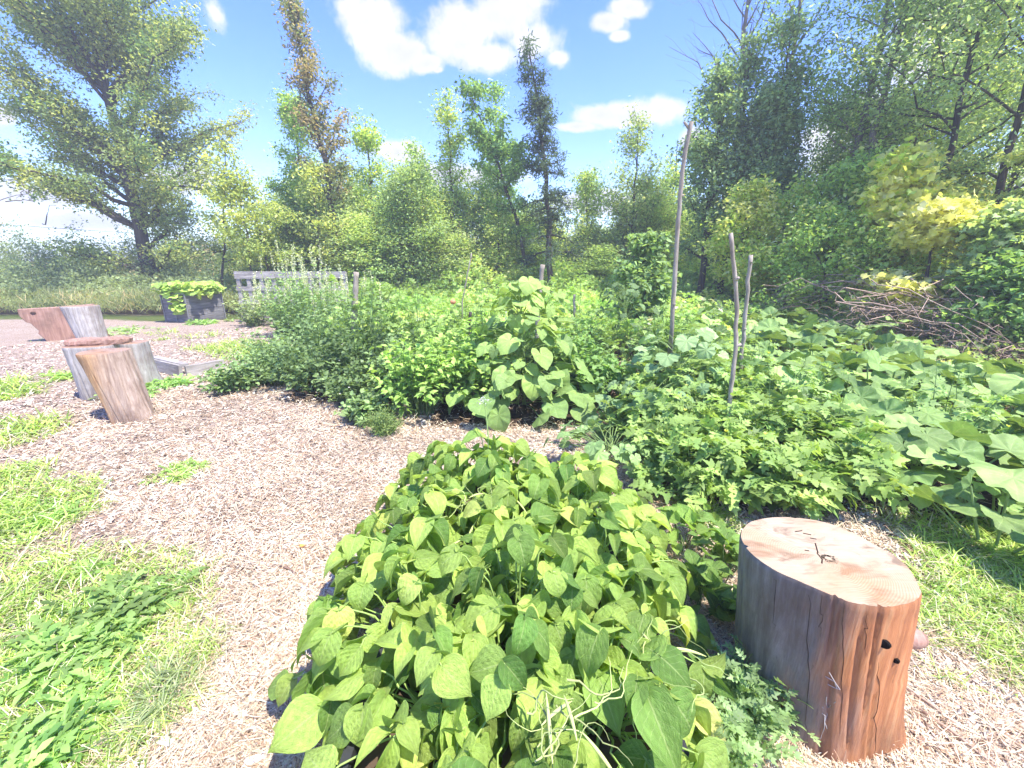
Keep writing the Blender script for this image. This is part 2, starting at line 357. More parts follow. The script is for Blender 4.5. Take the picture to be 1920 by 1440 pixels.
def soily(x, y):
    x = np.asarray(x, float); y = np.asarray(y, float)
    far = np.clip((y - 13.9) / .8, 0, 1)
    right = np.clip((x - (.9 + .32 * np.maximum(2.4 - y, 0) * 1)) / .3, 0, 1) * np.clip((y - 2.1) / .3, 0, 1)
    r2 = np.clip((x - 2.2) / .5, 0, 1) * np.clip((y - 1.4) / .6, 0, 1)
    mid = np.clip((x + 3.0) / .5, 0, 1) * np.clip((y - 4.2) / .4, 0, 1)
    mid2 = np.clip((x + .95) / .2, 0, 1) * np.clip((y - 3.55) / .2, 0, 1) * (x < 1.2)
    m3 = np.clip((x + 5.2) / .6, 0, 1) * np.clip((y - 6.5) / .6, 0, 1)
    return np.maximum.reduce([far, right, r2, mid, mid2, m3])
def axis(fine, lo, hi, far):
    a = np.arange(lo, hi + fine / 2, fine); e = []; d = fine; x = hi
    while x < far: d *= 1.35; x += d; e.append(x)
    e2 = []; d = fine; x = lo
    while x > -far: d *= 1.35; x -= d; e2.append(x)
    return np.concatenate([e2[::-1], a, e])
def hgt(x, y): return .035 * (vnoise(x, y, 1.3, 1) - .5) + .02 * (vnoise(x, y, .35, 2) - .5) + .012 * (vnoise(x, y, .11, 5) - .5)
gx = axis(.07, -9, 7, 200); gy = axis(.07, -.5, 12, 200); X, Y = np.meshgrid(gx, gy)
fade = np.clip((40 - np.hypot(X, Y)) / 20, 0, 1); Z = hgt(X, Y) * fade
k = len(gx); ii = np.arange((len(gy) - 1) * (k - 1)); a = ii // (k - 1) * k + ii % (k - 1)
g = Buf(); g.add(np.stack([X, Y, Z], -1), np.stack([a, a + 1, a + k + 1, a + k], 1), None, np.stack([np.clip(grassy(X, Y), 0, 1), soily(X, Y), 0 * X], -1).reshape(-1, 3))
m, t = mat('ground_litter'); q = NT(t); o = q.coord()
att = q.n('ShaderNodeAttribute', attribute_name='Col'); s = q.n('ShaderNodeSeparateColor'); q.l(att.outputs['Color'], s.inputs[0])
v1 = q.n('ShaderNodeTexVoronoi'); v1.inputs['Scale'].default_value = 110; q.l(q.scalev(o, (1, 1.6, 1)), v1.inputs['Vector'])
sv = q.n('ShaderNodeSeparateColor'); q.l(v1.outputs['Color'], sv.inputs[0])
mul = q.ramp(sv.outputs[0], [(0, (.19, .125, .09)), (.25, (.34, .25, .19)), (.6, (.46, .355, .285)), (.85, (.55, .45, .375)), (1, (.62, .55, .48))])
mul = q.mix(q.map(q.noise(1.6, 5, o), .42, .68), mul, q.mix(.4, mul, (.34, .235, .17)))
soil = q.ramp(q.noise(18, 6, o), [(.3, (.03, .022, .015)), (.6, (.09, .06, .04)), (.8, (.2, .15, .1))])
gr = q.ramp(q.noise(30, 4, o), [(.3, (.05, .07, .015)), (.6, (.13, .17, .045)), (.8, (.3, .26, .12))])
nz = q.noise(7, 4, o)
c = q.mix(q.map(q.m('ADD', s.outputs[1], q.m('MULTIPLY', q.m('SUBTRACT', nz, .5), .9)), .35, .6), mul, soil)
c = q.mix(q.map(q.m('ADD', s.outputs[0], q.m('MULTIPLY', q.m('SUBTRACT', nz, .5), .7)), .35, .75), c, gr)
h = q.m('ADD', v1.outputs['Distance'], q.m('MULTIPLY', q.noise(90, 4, o), .6))
q.out(q.pbr(c, .95, .1, q.bump(h, .8, .015))); M['ground'] = m
tag(g.obj('ground', M['ground']), kind='structure')

def sample_view(rng, n, dmax, dmin=.5, pw=1., xs=2.3):
    """ground points, denser towards the camera"""
    u = rng.random(n); d = dmin * (dmax / dmin) ** (u ** pw); th_ = rng.uniform(-1, 1, n) * math.atan(xs)
    return d * np.sin(th_) * 1.0, d * np.cos(th_)
BED = (-.42, .44, .36, 2.15, .30)
def inbed(x, y): return (x > BED[0] - .02) & (x < BED[1] + .02) & (y > BED[2]) & (y < BED[3] + .02)
# wood chips and straw
rng = np.random.default_rng(1)
def chips(n, dmin, dmax, l0, l1, w0, w1, name, palette, lift, thick=False, pw=1.):
    x, y = sample_view(rng, n, dmax, dmin, pw)
    sof = soily(x, y); keep = (~inbed(x, y)) & (rng.random(n) > sof * .93) & (rng.random(n) > np.clip(grassy(x, y), 0, 1) * .55)
    x, y = x[keep], y[keep]; n = len(x); d = np.hypot(x, y)
    P = np.stack([x, y, hgt(x, y) + rng.uniform(.002, lift, n)], 1)
    a = rng.random(n) * 6.283; D = np.stack([np.cos(a), np.sin(a), rng.normal(0, .16, n)], 1)
    Nn = nrmz(np.stack([rng.normal(0, .35, n), rng.normal(0, .35, n), np.ones(n)], 1))
    L = rng.uniform(l0, l1, n) * np.clip(.75 + .12 * d, .75, 1.8); W = rng.uniform(w0, w1, n) / L * np.clip(.7 + .25 * d, .7, 2.5)
    t = T(); t.xy = np.array([[-.5, 0], [.5, .02], [.42, .5], [.5, 1], [-.4, .97], [-.5, .5]]); t.uv = t.xy; t.F = np.array([[0, 1, 2, 5], [5, 2, 3, 4]])
    pal = np.array(palette); C = pal[rng.integers(0, len(pal), n)] * (1, 1, .93) * (1 + .22 * rng.standard_normal((n, 1))) * (.72 + .36 * vnoise(x, y, .8, 4) + .36 * vnoise(x, y, .22, 6))[:, None]
    b = Buf(); put(b, t, P, D, Nn, L, np.clip(C, .03, .8), fold=0, droop=rng.normal(0, .5, n), wid=W)
    return tag(b.obj(name, M['litter'], smooth=False), 'pale pinkish wood chips and shredded bark covering the path' if name == 'wood_chips' else 'thin dry straw and pine needles strewn over the path', 'mulch', kind='stuff')
chips(230000, .6, 13, .008, .036, .003, .009, 'wood_chips', [(.56, .45, .35), (.65, .55, .45), (.48, .36, .27), (.33, .22, .155), (.72, .64, .56), (.6, .5, .4), (.53, .46, .4), (.17, .11, .08)], .016, pw=.8)
chips(230000, .6, 6.5, .035, .11, .0010, .0020, 'dry_straw', [(.58, .45, .31), (.64, .52, .38), (.5, .36, .25), (.68, .58, .46), (.38, .25, .17)], .024)

# grass
def blades(buf, rng, x, y, z, H, C, wdt=.003, lean=.6, flat=0):
    n = len(x); a = rng.random(n) * 6.283; D = np.stack([np.cos(a) * lean, np.sin(a) * lean, np.ones(n) * (1 - flat)], 1) + rng.normal(0, .15, (n, 3))
    Nn = np.stack([-np.cos(a), -np.sin(a), np.full(n, .6)], 1)
    t = BLADE; put(buf, t, np.stack([x, y, z], 1), D, Nn, H, C, fold=.2, droop=-rng.uniform(-1.6, -.3, n), wid=wdt / H)
BLADE = T(); BLADE.xy = np.array([[-1, 0], [1, 0], [-.85, .4], [.85, .4], [-.5, .75], [.5, .75], [0, 1]]); BLADE.uv = BLADE.xy * .5 + .5; BLADE.F = np.array([[0, 1, 3, 2], [2, 3, 5, 4], [4, 5, 6, 6]])
BLADE.F = np.array([[0, 1, 3, 2], [2, 3, 5, 4]]); BLADE.F2 = np.array([[4, 5, 6]])
rng = np.random.default_rng(2); b = Buf()
x, y = sample_view(rng, 520000, 15, .7, .85, 1.75); gv = grassy(x, y); kp = (gv > .3) & (rng.random(len(x)) < gv * .75) & ~inbed(x, y); x, y = x[kp], y[kp]
d = np.hypot(x, y); H = rng.uniform(.03, .12, len(x)) * np.clip(.75 + .15 * d, .8, 2.2)
C = cols(rng, len(x), (.11, .20, .025), (.28, .37, .05), .22); dry = rng.random(len(x)) < .16; C[dry] = (.52, .44, .26)
blades(b, rng, x, y, hgt(x, y), H, C, .0017 * np.clip(d * .7, 1, 5), .9)
tag(b.obj('grass', M['herb']), 'bright green grass and short lawn weeds growing through the wood chips', 'grass', kind='stuff')

# ------------------------------------------------------------------ tree generator
def wob(rng, P, s):   # jitter interior points of polylines
    n, k, _ = P.shape; J = rng.normal(0, 1, (n, k, 3)) * s; J[:, 0] = 0; return P + J
def tree_geo(rng, H, r0, trunk=None, R0=2.5, start=.3, nl=28, ns=7, nleaf=9000, leaf=.14, t=OVAL, prof=None, elev=(.2, .9), c1=(.07, .13, .03), c2=(.16, .22, .05), droop=0., spread=.16, flat=.6, twig=True, leafw=1., az=None, sub=.4, tb=.9):
    """limbs off a trunk, twigs off the limbs, leaves round the twigs -> (wood buf, leaf buf)"""
    wd, lf = Buf(), Buf()
    if trunk is None: trunk = [(0, 0, 0), (0, 0, 1)]
    tp = np.array(trunk, float); zz = np.linspace(0, 1, 14); sx = np.interp(zz, tp[:, 2], tp[:, 0]); sy = np.interp(zz, tp[:, 2], tp[:, 1])
    K = np.stack([sx, sy, zz * H], 1); K[1:-1, :2] += rng.normal(0, .012 * H ** .5, (12, 2))
    rad = r0 * (1 - .93 * zz) ** .8; rad[0] *= 1.25
    tubes(wd, K[None], rad[None], sides=9)
    tl = start + (1 - start) * rng.random(nl) ** tb; tl.sort(); B0 = np.stack([np.interp(tl, zz, K[:, i]) for i in range(3)], 1)
    A = np.arange(nl) * 2.4 + rng.normal(0, .5, nl) if az is None else rng.normal(az[0], az[1], nl) + np.where(rng.random(nl) < az[2], np.pi, 0)
    rel = (tl - start) / (1 - start)
    ln = R0 * (prof(rel) if prof else (1 - rel) ** .7 + .15) * rng.uniform(.65, 1.15, nl)
    el = elev[0] + (elev[1] - elev[0]) * rel + rng.normal(0, .12, nl)
    Dl = np.stack([np.cos(A) * np.cos(el), np.sin(A) * np.cos(el), np.sin(el)], 1)
    s = np.linspace(0, 1, 6); Pl = B0[:, None] + Dl[:, None] * ln[:, None, None] * s[None, :, None]; Pl[..., 2] -= droop * ln[:, None] * s ** 2
    Pl = wob(rng, Pl, (.05 * ln[:, None, None] * s[None, :, None])); rl = np.interp(tl, zz, rad) * .5
    tubes(wd, Pl, np.maximum(rl[:, None] * (1 - .85 * s), .006), sides=5)
    # twigs
    n2 = nl * ns; li = np.repeat(np.arange(nl), ns); ss = rng.uniform(.2, 1, n2); f = ss * 5; i0 = np.minimum(f.astype(int), 4); fr = (f - i0)[:, None]
    B1 = Pl[li, i0] * (1 - fr) + Pl[li, i0 + 1] * fr
    D1 = nrmz(Dl[li] + rng.normal(0, .55, (n2, 3)) * (1, 1, flat)); l1 = ln[li] * sub * rng.uniform(.5, 1.2, n2) * (1.15 - .5 * ss)
    s2 = np.linspace(0, 1, 4); P2 = B1[:, None] + D1[:, None] * l1[:, None, None] * s2[None, :, None]; P2[..., 2] -= droop * .8 * l1[:, None] * s2 ** 2
    P2 = wob(rng, P2, .05 * l1[:, None, None]); 
    if twig: tubes(wd, P2, np.maximum(.18 * rl[li][:, None] * (1 - .8 * s2), .003), sides=3)
    if nleaf:
        w = np.concatenate([l1, ln * .5]); w = w / w.sum(); pick = rng.choice(len(w), nleaf, p=w); u = rng.random(nleaf) ** .8
        Pa = np.concatenate([P2, Pl[:, [1, 3, 4, 5]]]); f = u * 3; i0 = np.minimum(f.astype(int), 2); fr = (f - i0)[:, None]
        P = Pa[pick, i0] * (1 - fr) + Pa[pick, i0 + 1] * fr + rng.normal(0, spread, (nleaf, 3)) * (1, 1, flat)
        Dd = nrmz(rng.normal(0, 1, (nleaf, 3)) * (1, 1, .5) + (0, 0, -.25)); Nn = nrmz(rng.normal(0, .55, (nleaf, 3)) + (0, 0, 1))
        tone = np.concatenate([rng.random(n2), rng.random(nl)])[pick][:, None]
        Cc = np.clip((np.array(c1) * (1 - tone) + np.array(c2) * tone) * (1 + .22 * rng.standard_normal((nleaf, 1))), .01, .8)
        put(lf, t, P, Dd, Nn, leaf * rng.uniform(.65, 1.25, nleaf), Cc, fold=.3, droop=.5, wid=leafw)
    return wd, lf
def tree(name, label, cat, base, Hh, seed, group=None, bark='bark', lm='leaf', **kw):
    rng = np.random.default_rng(seed); wd, lf = tree_geo(rng, Hh, **kw)
    t = thing(name, label, cat, base, group)
    wd.obj('trunk', M[bark], t)
    if lf.n: lf.obj('crown', M[lm], t)
    return t

# --- bush generator: stems fanning from a base, leaves along them
def bush_geo(rng, Hh, Rr, ns=60, per=14, leaf=.08, t=LANCE, c1=(.06, .12, .03), c2=(.16, .26, .06), lean=1., arch=.5, basew=.3, lo=.15, stemc=(.12, .2, .06), stemr=.004, up_=0.35, fold=.3, dr=.6, wid=1., hvar=.25, tilt=.5, jit=.02, crin=.05):
    wd, lf = Buf(), Buf(); s = np.linspace(0, 1, 6)
    a = rng.random(ns) * 6.283; q_ = np.sqrt(rng.random(ns)); B = np.stack([np.cos(a) * q_ * Rr * basew, np.sin(a) * q_ * Rr * basew, np.zeros(ns)], 1)
    a2 = a + rng.normal(0, .4, ns); rr = Rr * (q_ * lean) * rng.uniform(.8, 1.1, ns); h = Hh * (1 - .55 * (q_ * lean) ** 2.2) * (1 + hvar * rng.standard_normal(ns) * .5)
    E = B * 0 + np.stack([np.cos(a2) * rr, np.sin(a2) * rr, h], 1)
    P = B[:, None] + (E - B)[:, None] * s[None, :, None]
    P[..., 2] += arch * h[:, None] * (s * (1 - s)) * 1.6 * q_[:, None]
    P = wob(rng, P, .025 * Hh)
    P[..., 2] = np.maximum(P[..., 2], .01)
    tubes(wd, P, stemr * (1.3 - s)[None], stemc, 4)
    n = ns * per; si = np.repeat(np.arange(ns), per); u = rng.uniform(lo, 1, n) ; f = u * 5; i0 = np.minimum(f.astype(int), 4); fr = (f - i0)[:, None]
    Pp = P[si, i0] * (1 - fr) + P[si, i0 + 1] * fr + rng.normal(0, jit, (n, 3)); Tn = nrmz(P[si, i0 + 1] - P[si, i0])
    az = rng.random(n) * 6.283; D = np.stack([np.cos(az), np.sin(az), rng.normal(up_, .35, n)], 1) + Tn * .4
    Nn = nrmz(rng.normal(0, tilt, (n, 3)) + (0, 0, 1)); tone = np.clip(u[:, None] ** 2 * .8 + .2 * rng.random((n, 1)), 0, 1)
    C = np.clip((np.array(c1) * (1 - tone) + np.array(c2) * tone) * (1 + .18 * rng.standard_normal((n, 1))), .01, .8)
    Pp[:, 2] = np.maximum(Pp[:, 2], .03)
    put(lf, t, Pp, D, Nn, leaf * rng.uniform(.6, 1.2, n) * (1.1 - .35 * u), C, fold=fold, droop=dr * rng.uniform(.3, 1.6, n), wid=wid, crin=crin, rng=rng)
    return wd, lf, P
def bush(name, label, cat, base, seed, group=None, lm='herb', flowers=None, **kw):
    rng = np.random.default_rng(seed); wd, lf, P = bush_geo(rng, **kw); t = thing(name, label, cat, base, group, 0)
    wd.obj('stems', M['stem'], t); lf.obj('foliage', M[lm], t)
    if flowers:
        n, cc, sz, h0 = flowers; fb = Buf(); i = rng.choice(len(P), n, replace=n > len(P)); u = rng.uniform(h0, 1, n); f = u * 5; i0 = np.minimum(f.astype(int), 4); fr = (f - i0)[:, None]
        Q = P[i, i0] * (1 - fr) + P[i, i0 + 1] * fr + rng.normal(0, .04, (n, 3))
        for k_ in range(5):
            a = k_ * 1.257 + rng.random(n) * .3; put(fb, OVAL, Q, np.stack([np.cos(a), np.sin(a), np.full(n, .5)], 1), np.tile([0, 0, 1.], (n, 1)), sz, np.tile(cc, (n, 1)), fold=.2, droop=-.6, wid=1.4)
        fb.obj('flowers', M['herb'], t)
    return t

# ------------------------------------------------------------------ distant and background masses
def mass(name, label, cat, seed, n, xs, ys, hf, leaf, t, c1, c2, dens=None, lm='leaf', lowbias=.55, wid=1., upr=0., mindepth=.0, var=.2, lightfrac=0., c3=None, kind='stuff', patch=1.3):
    rng = np.random.default_rng(seed); x = rng.uniform(*xs, n); y = rng.uniform(*ys, n)
    if dens is not None: kp = rng.random(n) < dens(x, y); x, y = x[kp], y[kp]
    n = len(x); h = hf(x, y); z = h * (1 - lowbias * rng.random(n) ** 1.3); lf = Buf()
    D = nrmz(rng.normal(0, 1, (n, 3)) * (1, 1, .6) + (0, 0, upr)); Nn = nrmz(rng.normal(0, .6, (n, 3)) + (0, -.2, .8))
    tone = np.clip(vnoise(x, y, patch, seed) * .8 + vnoise(x + z, y, .35, seed + 1) * .5 - .15, 0, 1)[:, None]
    C = (np.array(c1) * (1 - tone) + np.array(c2) * tone) * (1 + var * rng.standard_normal((n, 1)))
    if c3 is not None:
        k3 = vnoise(x, y, .8, seed + 5) * rng.random(n) > 1 - lightfrac * 1.6; C[k3] = np.array(c3) * (1 + .15 * rng.standard_normal((k3.sum(), 1)))
    put(lf, t, np.stack([x, y, z], 1), D, Nn, leaf * rng.uniform(.6, 1.3, n), np.clip(C, .01, .8), fold=.3, droop=.4, wid=wid)
    o = lf.obj(name, M[lm]); return tag(o, label, cat, kind=kind)
def ridge(x, y, s, a, seed): return 1 + a * (vnoise(x, y, s, seed) - .5) * 2
# meadow scrub on the left
def hm(x, y): return (.6 + .36 * np.clip(y - 14, 0, 9)) * ridge(x, y, 1.1, .32, 11) * ridge(x, y, .35, .25, 12)
mass('meadow_brush', 'tall pale grey green meadow brush and goldenrod behind the clearing', 'brush', 21, 130000, (-34, -3.2), (13.9, 21), hm, .1, SPRIG, (.055, .08, .04), (.15, .18, .085), c3=(.24, .18, .11), lightfrac=.22, upr=.7, lowbias=.7)
mass('dry_grass', 'tall dry straw coloured grass fringe along the clearing edge', 'grass', 22, 15000, (-26, -4), (13.4, 15.2), lambda x, y: .62 * ridge(x, y, .6, .4, 14), .32, NEEDLE, (.07, .09, .035), (.17, .17, .08), c3=(.28, .2, .12), lightfrac=.3, upr=1.6, wid=.22, lowbias=.85)
# undergrowth before the trees
def edge(y): return 7.4 + .62 * np.clip(y - 4, 0, 20)          # x of the forest edge on the right
def hu(x, y): return (.9 + .42 * np.clip(y - 14, 0, 6) + .25 * np.clip(x - edge(y), 0, 2)) * ridge(x, y, 1.5, .35, 15) * ridge(x, y, .4, .22, 16)
mass('undergrowth', 'dense light green undergrowth below the saplings beyond the garden', 'undergrowth', 23, 70000, (-6, 20), (13.2, 19), hu, .15, SPRIG, (.07, .12, .025), (.2, .27, .06), c3=(.34, .36, .1), lightfrac=.2, lowbias=.7)
mass('weeds', 'tangled knee high weeds between the vegetable beds and the trees', 'weeds', 24, 42000, (-3.5, 9), (7.0, 13.6), lambda x, y: (.42 + .05 * np.clip(y - 7, 0, 6)) * ridge(x, y, 1.1, .45, 17) * ridge(x, y, .3, .25, 18), .12, SPRIG, (.09, .16, .03), (.24, .33, .08), c3=(.45, .36, .2), lightfrac=.2, dens=lambda x, y: np.clip(1.2 - np.clip(x - (1.5 + .4 * (y - 7)), 0, 9) * .25, .25, 1))
mass('bramble_thicket', 'low pale bramble and weeds below the forest edge on the right', 'bramble', 25, 46000, (3.6, 15), (3.0, 14), lambda x, y: (.25 + .32 * np.clip(x - (edge(y) - 2.6), 0, 5)) * ridge(x, y, .8, .5, 19) * ridge(x, y, .25, .3, 20), .075, SPRIG, (.12, .16, .045), (.28, .33, .1), c3=(.34, .2, .12), lightfrac=.3, dens=lambda x, y: ((x > edge(y) - 3.0) & (x < edge(y) + 1.5)).astype(float), lowbias=.8)

# ------------------------------------------------------------------ forest trees
full = lambda r: np.sin(np.clip(r * .86 + .14, 0, 1) * np.pi) ** .6 * .9 + .1
cone = lambda r: (1 - r) * .95 + .08
col_ = lambda r: .55 + .45 * np.sin(r * 3.14)
def base(px, py, Y): p = up(px, py, Y); return (p[0], Y, 0)
def Ht(px, py, Y): return float(up(px, py, Y)[2])
tree('maple_tree', 'big spreading maple with dark leaning limbs beside the left meadow', 'tree', base(277, 500, 18), 13.4, 31, R0=4.6, r0=.27, start=.09, tb=1.25, nl=74, ns=10, nleaf=88000, leaf=.13, prof=lambda r: np.maximum(full(r), .7) * (1 - .15 * r), elev=(.38, 1.15), c1=(.05, .095, .035), c2=(.19, .2, .06), spread=.21, flat=.75, droop=.03)
tree('red_tinged_tree', 'tall thin tree with sparse rusty brown leaves left of the sky gap', 'tree', base(637, 450, 16), Ht(548, 18, 16), 32, trunk=[(0, 0, 0), (-.1, 0, .4), (-.45, 0, .7), (-.75, 0, 1)], R0=1.7, r0=.13, start=.34, nl=34, ns=7, nleaf=5600, leaf=.12, prof=lambda r: col_(r) * (1 - .45 * r), elev=(.75, 1.2), c1=(.07, .095, .045), c2=(.17, .125, .07), spread=.15)
tree('spruce_tree', 'tall ragged dark spruce with bare lower trunk in the middle', 'tree', base(1036, 470, 15), Ht(985, 82, 15), 33, trunk=[(0, 0, 0), (-.15, 0, .35), (-.35, 0, .6), (-.7, 0, .9), (-.95, 0, 1)], R0=1.3, r0=.12, start=.24, nl=70, ns=6, nleaf=8500, leaf=.15, t=LANCE, leafw=.5, prof=lambda r: (.3 + .7 * (1 - r)) * (.55 + .5 * np.abs(np.sin(r * 11 + 1))), elev=(-.15, .6), c1=(.018, .035, .028), c2=(.05, .075, .045), spread=.12, droop=.2, flat=.9)
tree('leaning_poplar', 'leaning thin dark leaved tree just left of the spruce', 'tree', base(1000, 400, 16), Ht(885, 175, 16), 34, trunk=[(0, 0, 0), (-.5, 0, .4), (-1.4, 0, .75), (-2.2, 0, 1)], R0=1.2, r0=.09, start=.35, nl=26, ns=6, nleaf=5200, leaf=.14, prof=col_, elev=(.4, .9), c1=(.045, .09, .03), c2=(.13, .2, .05), spread=.14)
for nm, lab, px, py, Y, seed, kw in [
    ('poplar_tree', 'slender pale green poplar with tip left of the leaning dark tree', 842, 188, 17, 35, dict(R0=1.1, c1=(.1, .16, .04), c2=(.24, .28, .08))),
    ('poplar_tree', 'slender poplar rising close behind the leaning dark tree', 930, 158, 18, 36, dict(R0=1.2, c1=(.07, .13, .04), c2=(.16, .24, .06))),
    ('young_tree', 'short leafy tree with a lone tip right of the rusty brown tree', 690, 225, 17, 37, dict(R0=1.0, c1=(.1, .16, .03), c2=(.24, .3, .06))),
    ('ash_tree', 'airy olive green tree with upright twigs left of the tallest pole', 1195, 236, 17, 38, dict(R0=1.6, c1=(.1, .15, .05), c2=(.22, .24, .1))),
    ('young_tree', 'small airy tree between the spruce and the olive green tree', 1100, 335, 18, 39, dict(R0=1.2, c1=(.1, .16, .05), c2=(.22, .26, .1))),
    ('young_tree', 'pale tree crown showing just right of the tallest pole', 1265, 262, 18, 40, dict(R0=1.3, c1=(.1, .16, .05), c2=(.24, .28, .1))),
    ('young_tree', 'leafy green tree behind the lower trunk of the rusty brown tree', 556, 205, 18, 41, dict(R0=1.7, nleaf=9000, c1=(.07, .14, .04), c2=(.2, .26, .06))),
    ('young_tree', 'small tree with pointed tip between the rusty tree and the poplars', 785, 285, 18, 42, dict(R0=1.3, c1=(.09, .15, .04), c2=(.2, .26, .07)))]:
    k = dict(r0=.08, start=.22, nl=26, ns=7, nleaf=5200, leaf=.12, prof=lambda r: col_(r) * (1 - .35 * r), elev=(.5, 1.15), spread=.2); k.update(kw)
    tree(nm, lab, 'tree', base(px, py + 60, Y), Ht(px, py, Y), seed, **k)
# thin stems among the scrub right of the maple
for px, py, tx, ty, lab in [(395, 480, 425, 260, 'thin sapling with yellowing leaves nearest the big maple'), (470, 500, 440, 300, 'thin leaning sapling left of the pallet fence'), (515, 500, 455, 330, 'bent sapling stem rising behind the left end of the pallet fence'), (600, 505, 585, 300, 'yellow green sapling rising behind the right half of the pallet fence')]:
    Y = 15.5; b0 = base(px, py, Y); dx = up(tx, ty, Y)[0] - b0[0]
    tree('sapling', lab, 'sapling', b0, Ht(tx, ty, Y), px, trunk=[(0, 0, 0), (dx, 0, 1)], R0=1.1, r0=.05, start=.3, nl=16, ns=6, nleaf=2300, leaf=.13, elev=(.2, .9), c1=(.1, .14, .04), c2=(.24, .26, .07), spread=.2)
# dark multi stem group right of the poles
for px, py, Y, lab, s in [(1345, 120, 13, 'dark dense broadleaf tree forming the left edge of the dark clump', 50), (1392, 95, 13.4, 'dark dense tree in the middle of the dark clump behind the poles', 51), (1462, 65, 13, 'tallest dark dense tree at the right of the dark clump', 52), (1430, 190, 12.4, 'shorter dark tree standing in front of the dark clump', 53)]:
    tree('dark_tree', lab, 'tree', base(px, py + 140, Y), Ht(px, py, Y), s, R0=1.35, r0=.11, start=.22, nl=36, ns=8, nleaf=9500, leaf=.115, prof=lambda r: col_(r) * (1 - .5 * r ** 2), elev=(.5, 1.2), c1=(.055, .1, .06), c2=(.15, .2, .095), spread=.19)
tree('bare_tree', 'leafless grey tree spreading bare branches above the dark clump', 'tree', base(1400, 60, 14.5), 12.2, 54, R0=3.0, r0=.12, start=.45, nl=26, ns=9, nleaf=0, prof=lambda r: 1.0 - .4 * r, elev=(.75, 1.25), sub=.45, bark='bark_pale')
tree('half_bare_tree', 'tall tree with bare twigs and few leaves between dark clump and birches', 'tree', base(1490, 60, 14), 12.5, 55, R0=2.2, r0=.1, start=.4, nl=30, ns=9, nleaf=3600, leaf=.11, prof=col_, elev=(.75, 1.25), c1=(.06, .11, .05), c2=(.14, .2, .08), bark='bark_pale')
# birches
for px, Y, H_, lab, s in [(1618, 11.5, 11.5, 'slim birch leftmost of the pale stemmed group', 60), (1650, 11, 12.2, 'slim pale stemmed birch, the tallest of its group', 61), (1668, 12.5, 12, 'slim birch standing behind the two front pale stems', 62), (1722, 11, 11, 'slim birch at the right of the pale stemmed group', 63)]:
    tree('birch_tree', lab, 'birch tree', base(px, 230, Y), H_, s, R0=2.0, r0=.1, start=.34, nl=34, ns=8, nleaf=9500, leaf=.085, prof=full, elev=(.45, 1.1), c1=(.07, .12, .05), c2=(.17, .23, .09), spread=.26, bark='bark_pale')
# dark trees on the right
for px, py, Y, H_, R_, lab, s in [(1800, 200, 9.5, 10.5, 2.6, 'tall dark maple leaning over the forest edge at the upper right', 70), (1915, 200, 8.2, 9.0, 2.4, 'dark maple with overhanging boughs at the right border', 71), (1900, 330, 11, 8.5, 2.4, 'deep green tree filling the gap behind the right border maple', 72), (1770, 300, 12.5, 6.6, 2.0, 'deep green tree behind the leaning dark maple', 73), (1560, 330, 13.5, 5.8, 1.9, 'deep green tree below the birches, left', 74), (1660, 360, 12, 5.6, 1.9, 'deep green rounded tree below the birches, right', 75)]:
    tree('dark_maple', lab, 'tree', base(px, py, Y), H_, s, R0=R_, r0=.08, start=.14, nl=40, ns=9, nleaf=17000, leaf=.088, prof=full, elev=(.2, .95), c1=(.085, .13, .06), c2=(.22, .27, .11), spread=.26, flat=.5)
# layered hemlock boughs at the right border
tree('hemlock_tree', 'layered olive green hemlock with drooping boughs at the right border', 'tree', (9.6, 7.0, 0), 5.6, 76, R0=2.2, r0=.13, start=.1, nl=46, ns=9, nleaf=22000, leaf=.11, t=LANCE, leafw=.55, prof=cone, elev=(-.1, .45), c1=(.11, .15, .04), c2=(.28, .31, .09), spread=.1, flat=.25, droop=.15)
# light shrubs along the edge
for px, py, Y, R_, lab, s, c1, c2, lf in [
    (1690, 310, 8.6, 1.0, 'bright yellow green young maple in front of the dark forest edge', 80, (.2, .3, .04), (.42, .5, .06), .15),
    (1755, 410, 7.4, .9, 'yellow leaved shrub beside the dead brush', 81, (.3, .32, .05), (.6, .55, .1), .12),
    (1890, 400, 6.6, .62, 'pale green leafy shrub at the right border, nearest the camera', 82, (.08, .12, .045), (.19, .24, .1), .09),
    (1600, 300, 9.6, 1.1, 'vine covered bushy tree right of the dark clump', 83, (.08, .14, .03), (.2, .27, .06), .1),
    (1500, 370, 10.5, 1.3, 'light green shrub behind the two short poles', 84, (.12, .19, .04), (.3, .38, .09), .1),
    (1400, 360, 11, 1.0, 'shrub with yellowing tips rising behind the shorter poles', 85, (.14, .2, .04), (.36, .42, .08), .11),
    (1560, 420, 9.0, 1.3, 'wide bushy shrub left of the bright yellow green maple', 86, (.09, .15, .03), (.22, .3, .07), .09),
    (1790, 330, 9.4, 1.2, 'dull green shrub with browning leaves behind the yellow shrub', 87, (.09, .13, .03), (.24, .22, .08), .1),
    (1900, 520, 6.0, .7, 'dark leafy shrub at the right border beside the dead brush', 88, (.04, .08, .03), (.12, .2, .05), .1),
    (1210, 452, 8.6, .5, 'leafy bean vine mound standing left of the tallest pole', 89, (.06, .1, .04), (.13, .19, .07), .12),
    (1640, 470, 8.2, 1.0, 'low mid green shrub above the dead brush', 90, (.1, .16, .03), (.26, .32, .08), .09)]:
    b0 = base(px, py + 40, Y); H_ = Ht(px, py, Y)
    tree('shrub', lab, 'shrub', b0, H_, s, R0=R_, r0=.05, start=.06, nl=30, ns=7, nleaf=6500, leaf=lf, prof=full, elev=(.2, 1.1), c1=c1, c2=c2, spread=.13, t=(MAPLE if s in (80, 81, 82) else OVAL), flat=.6, leafw=1.2)
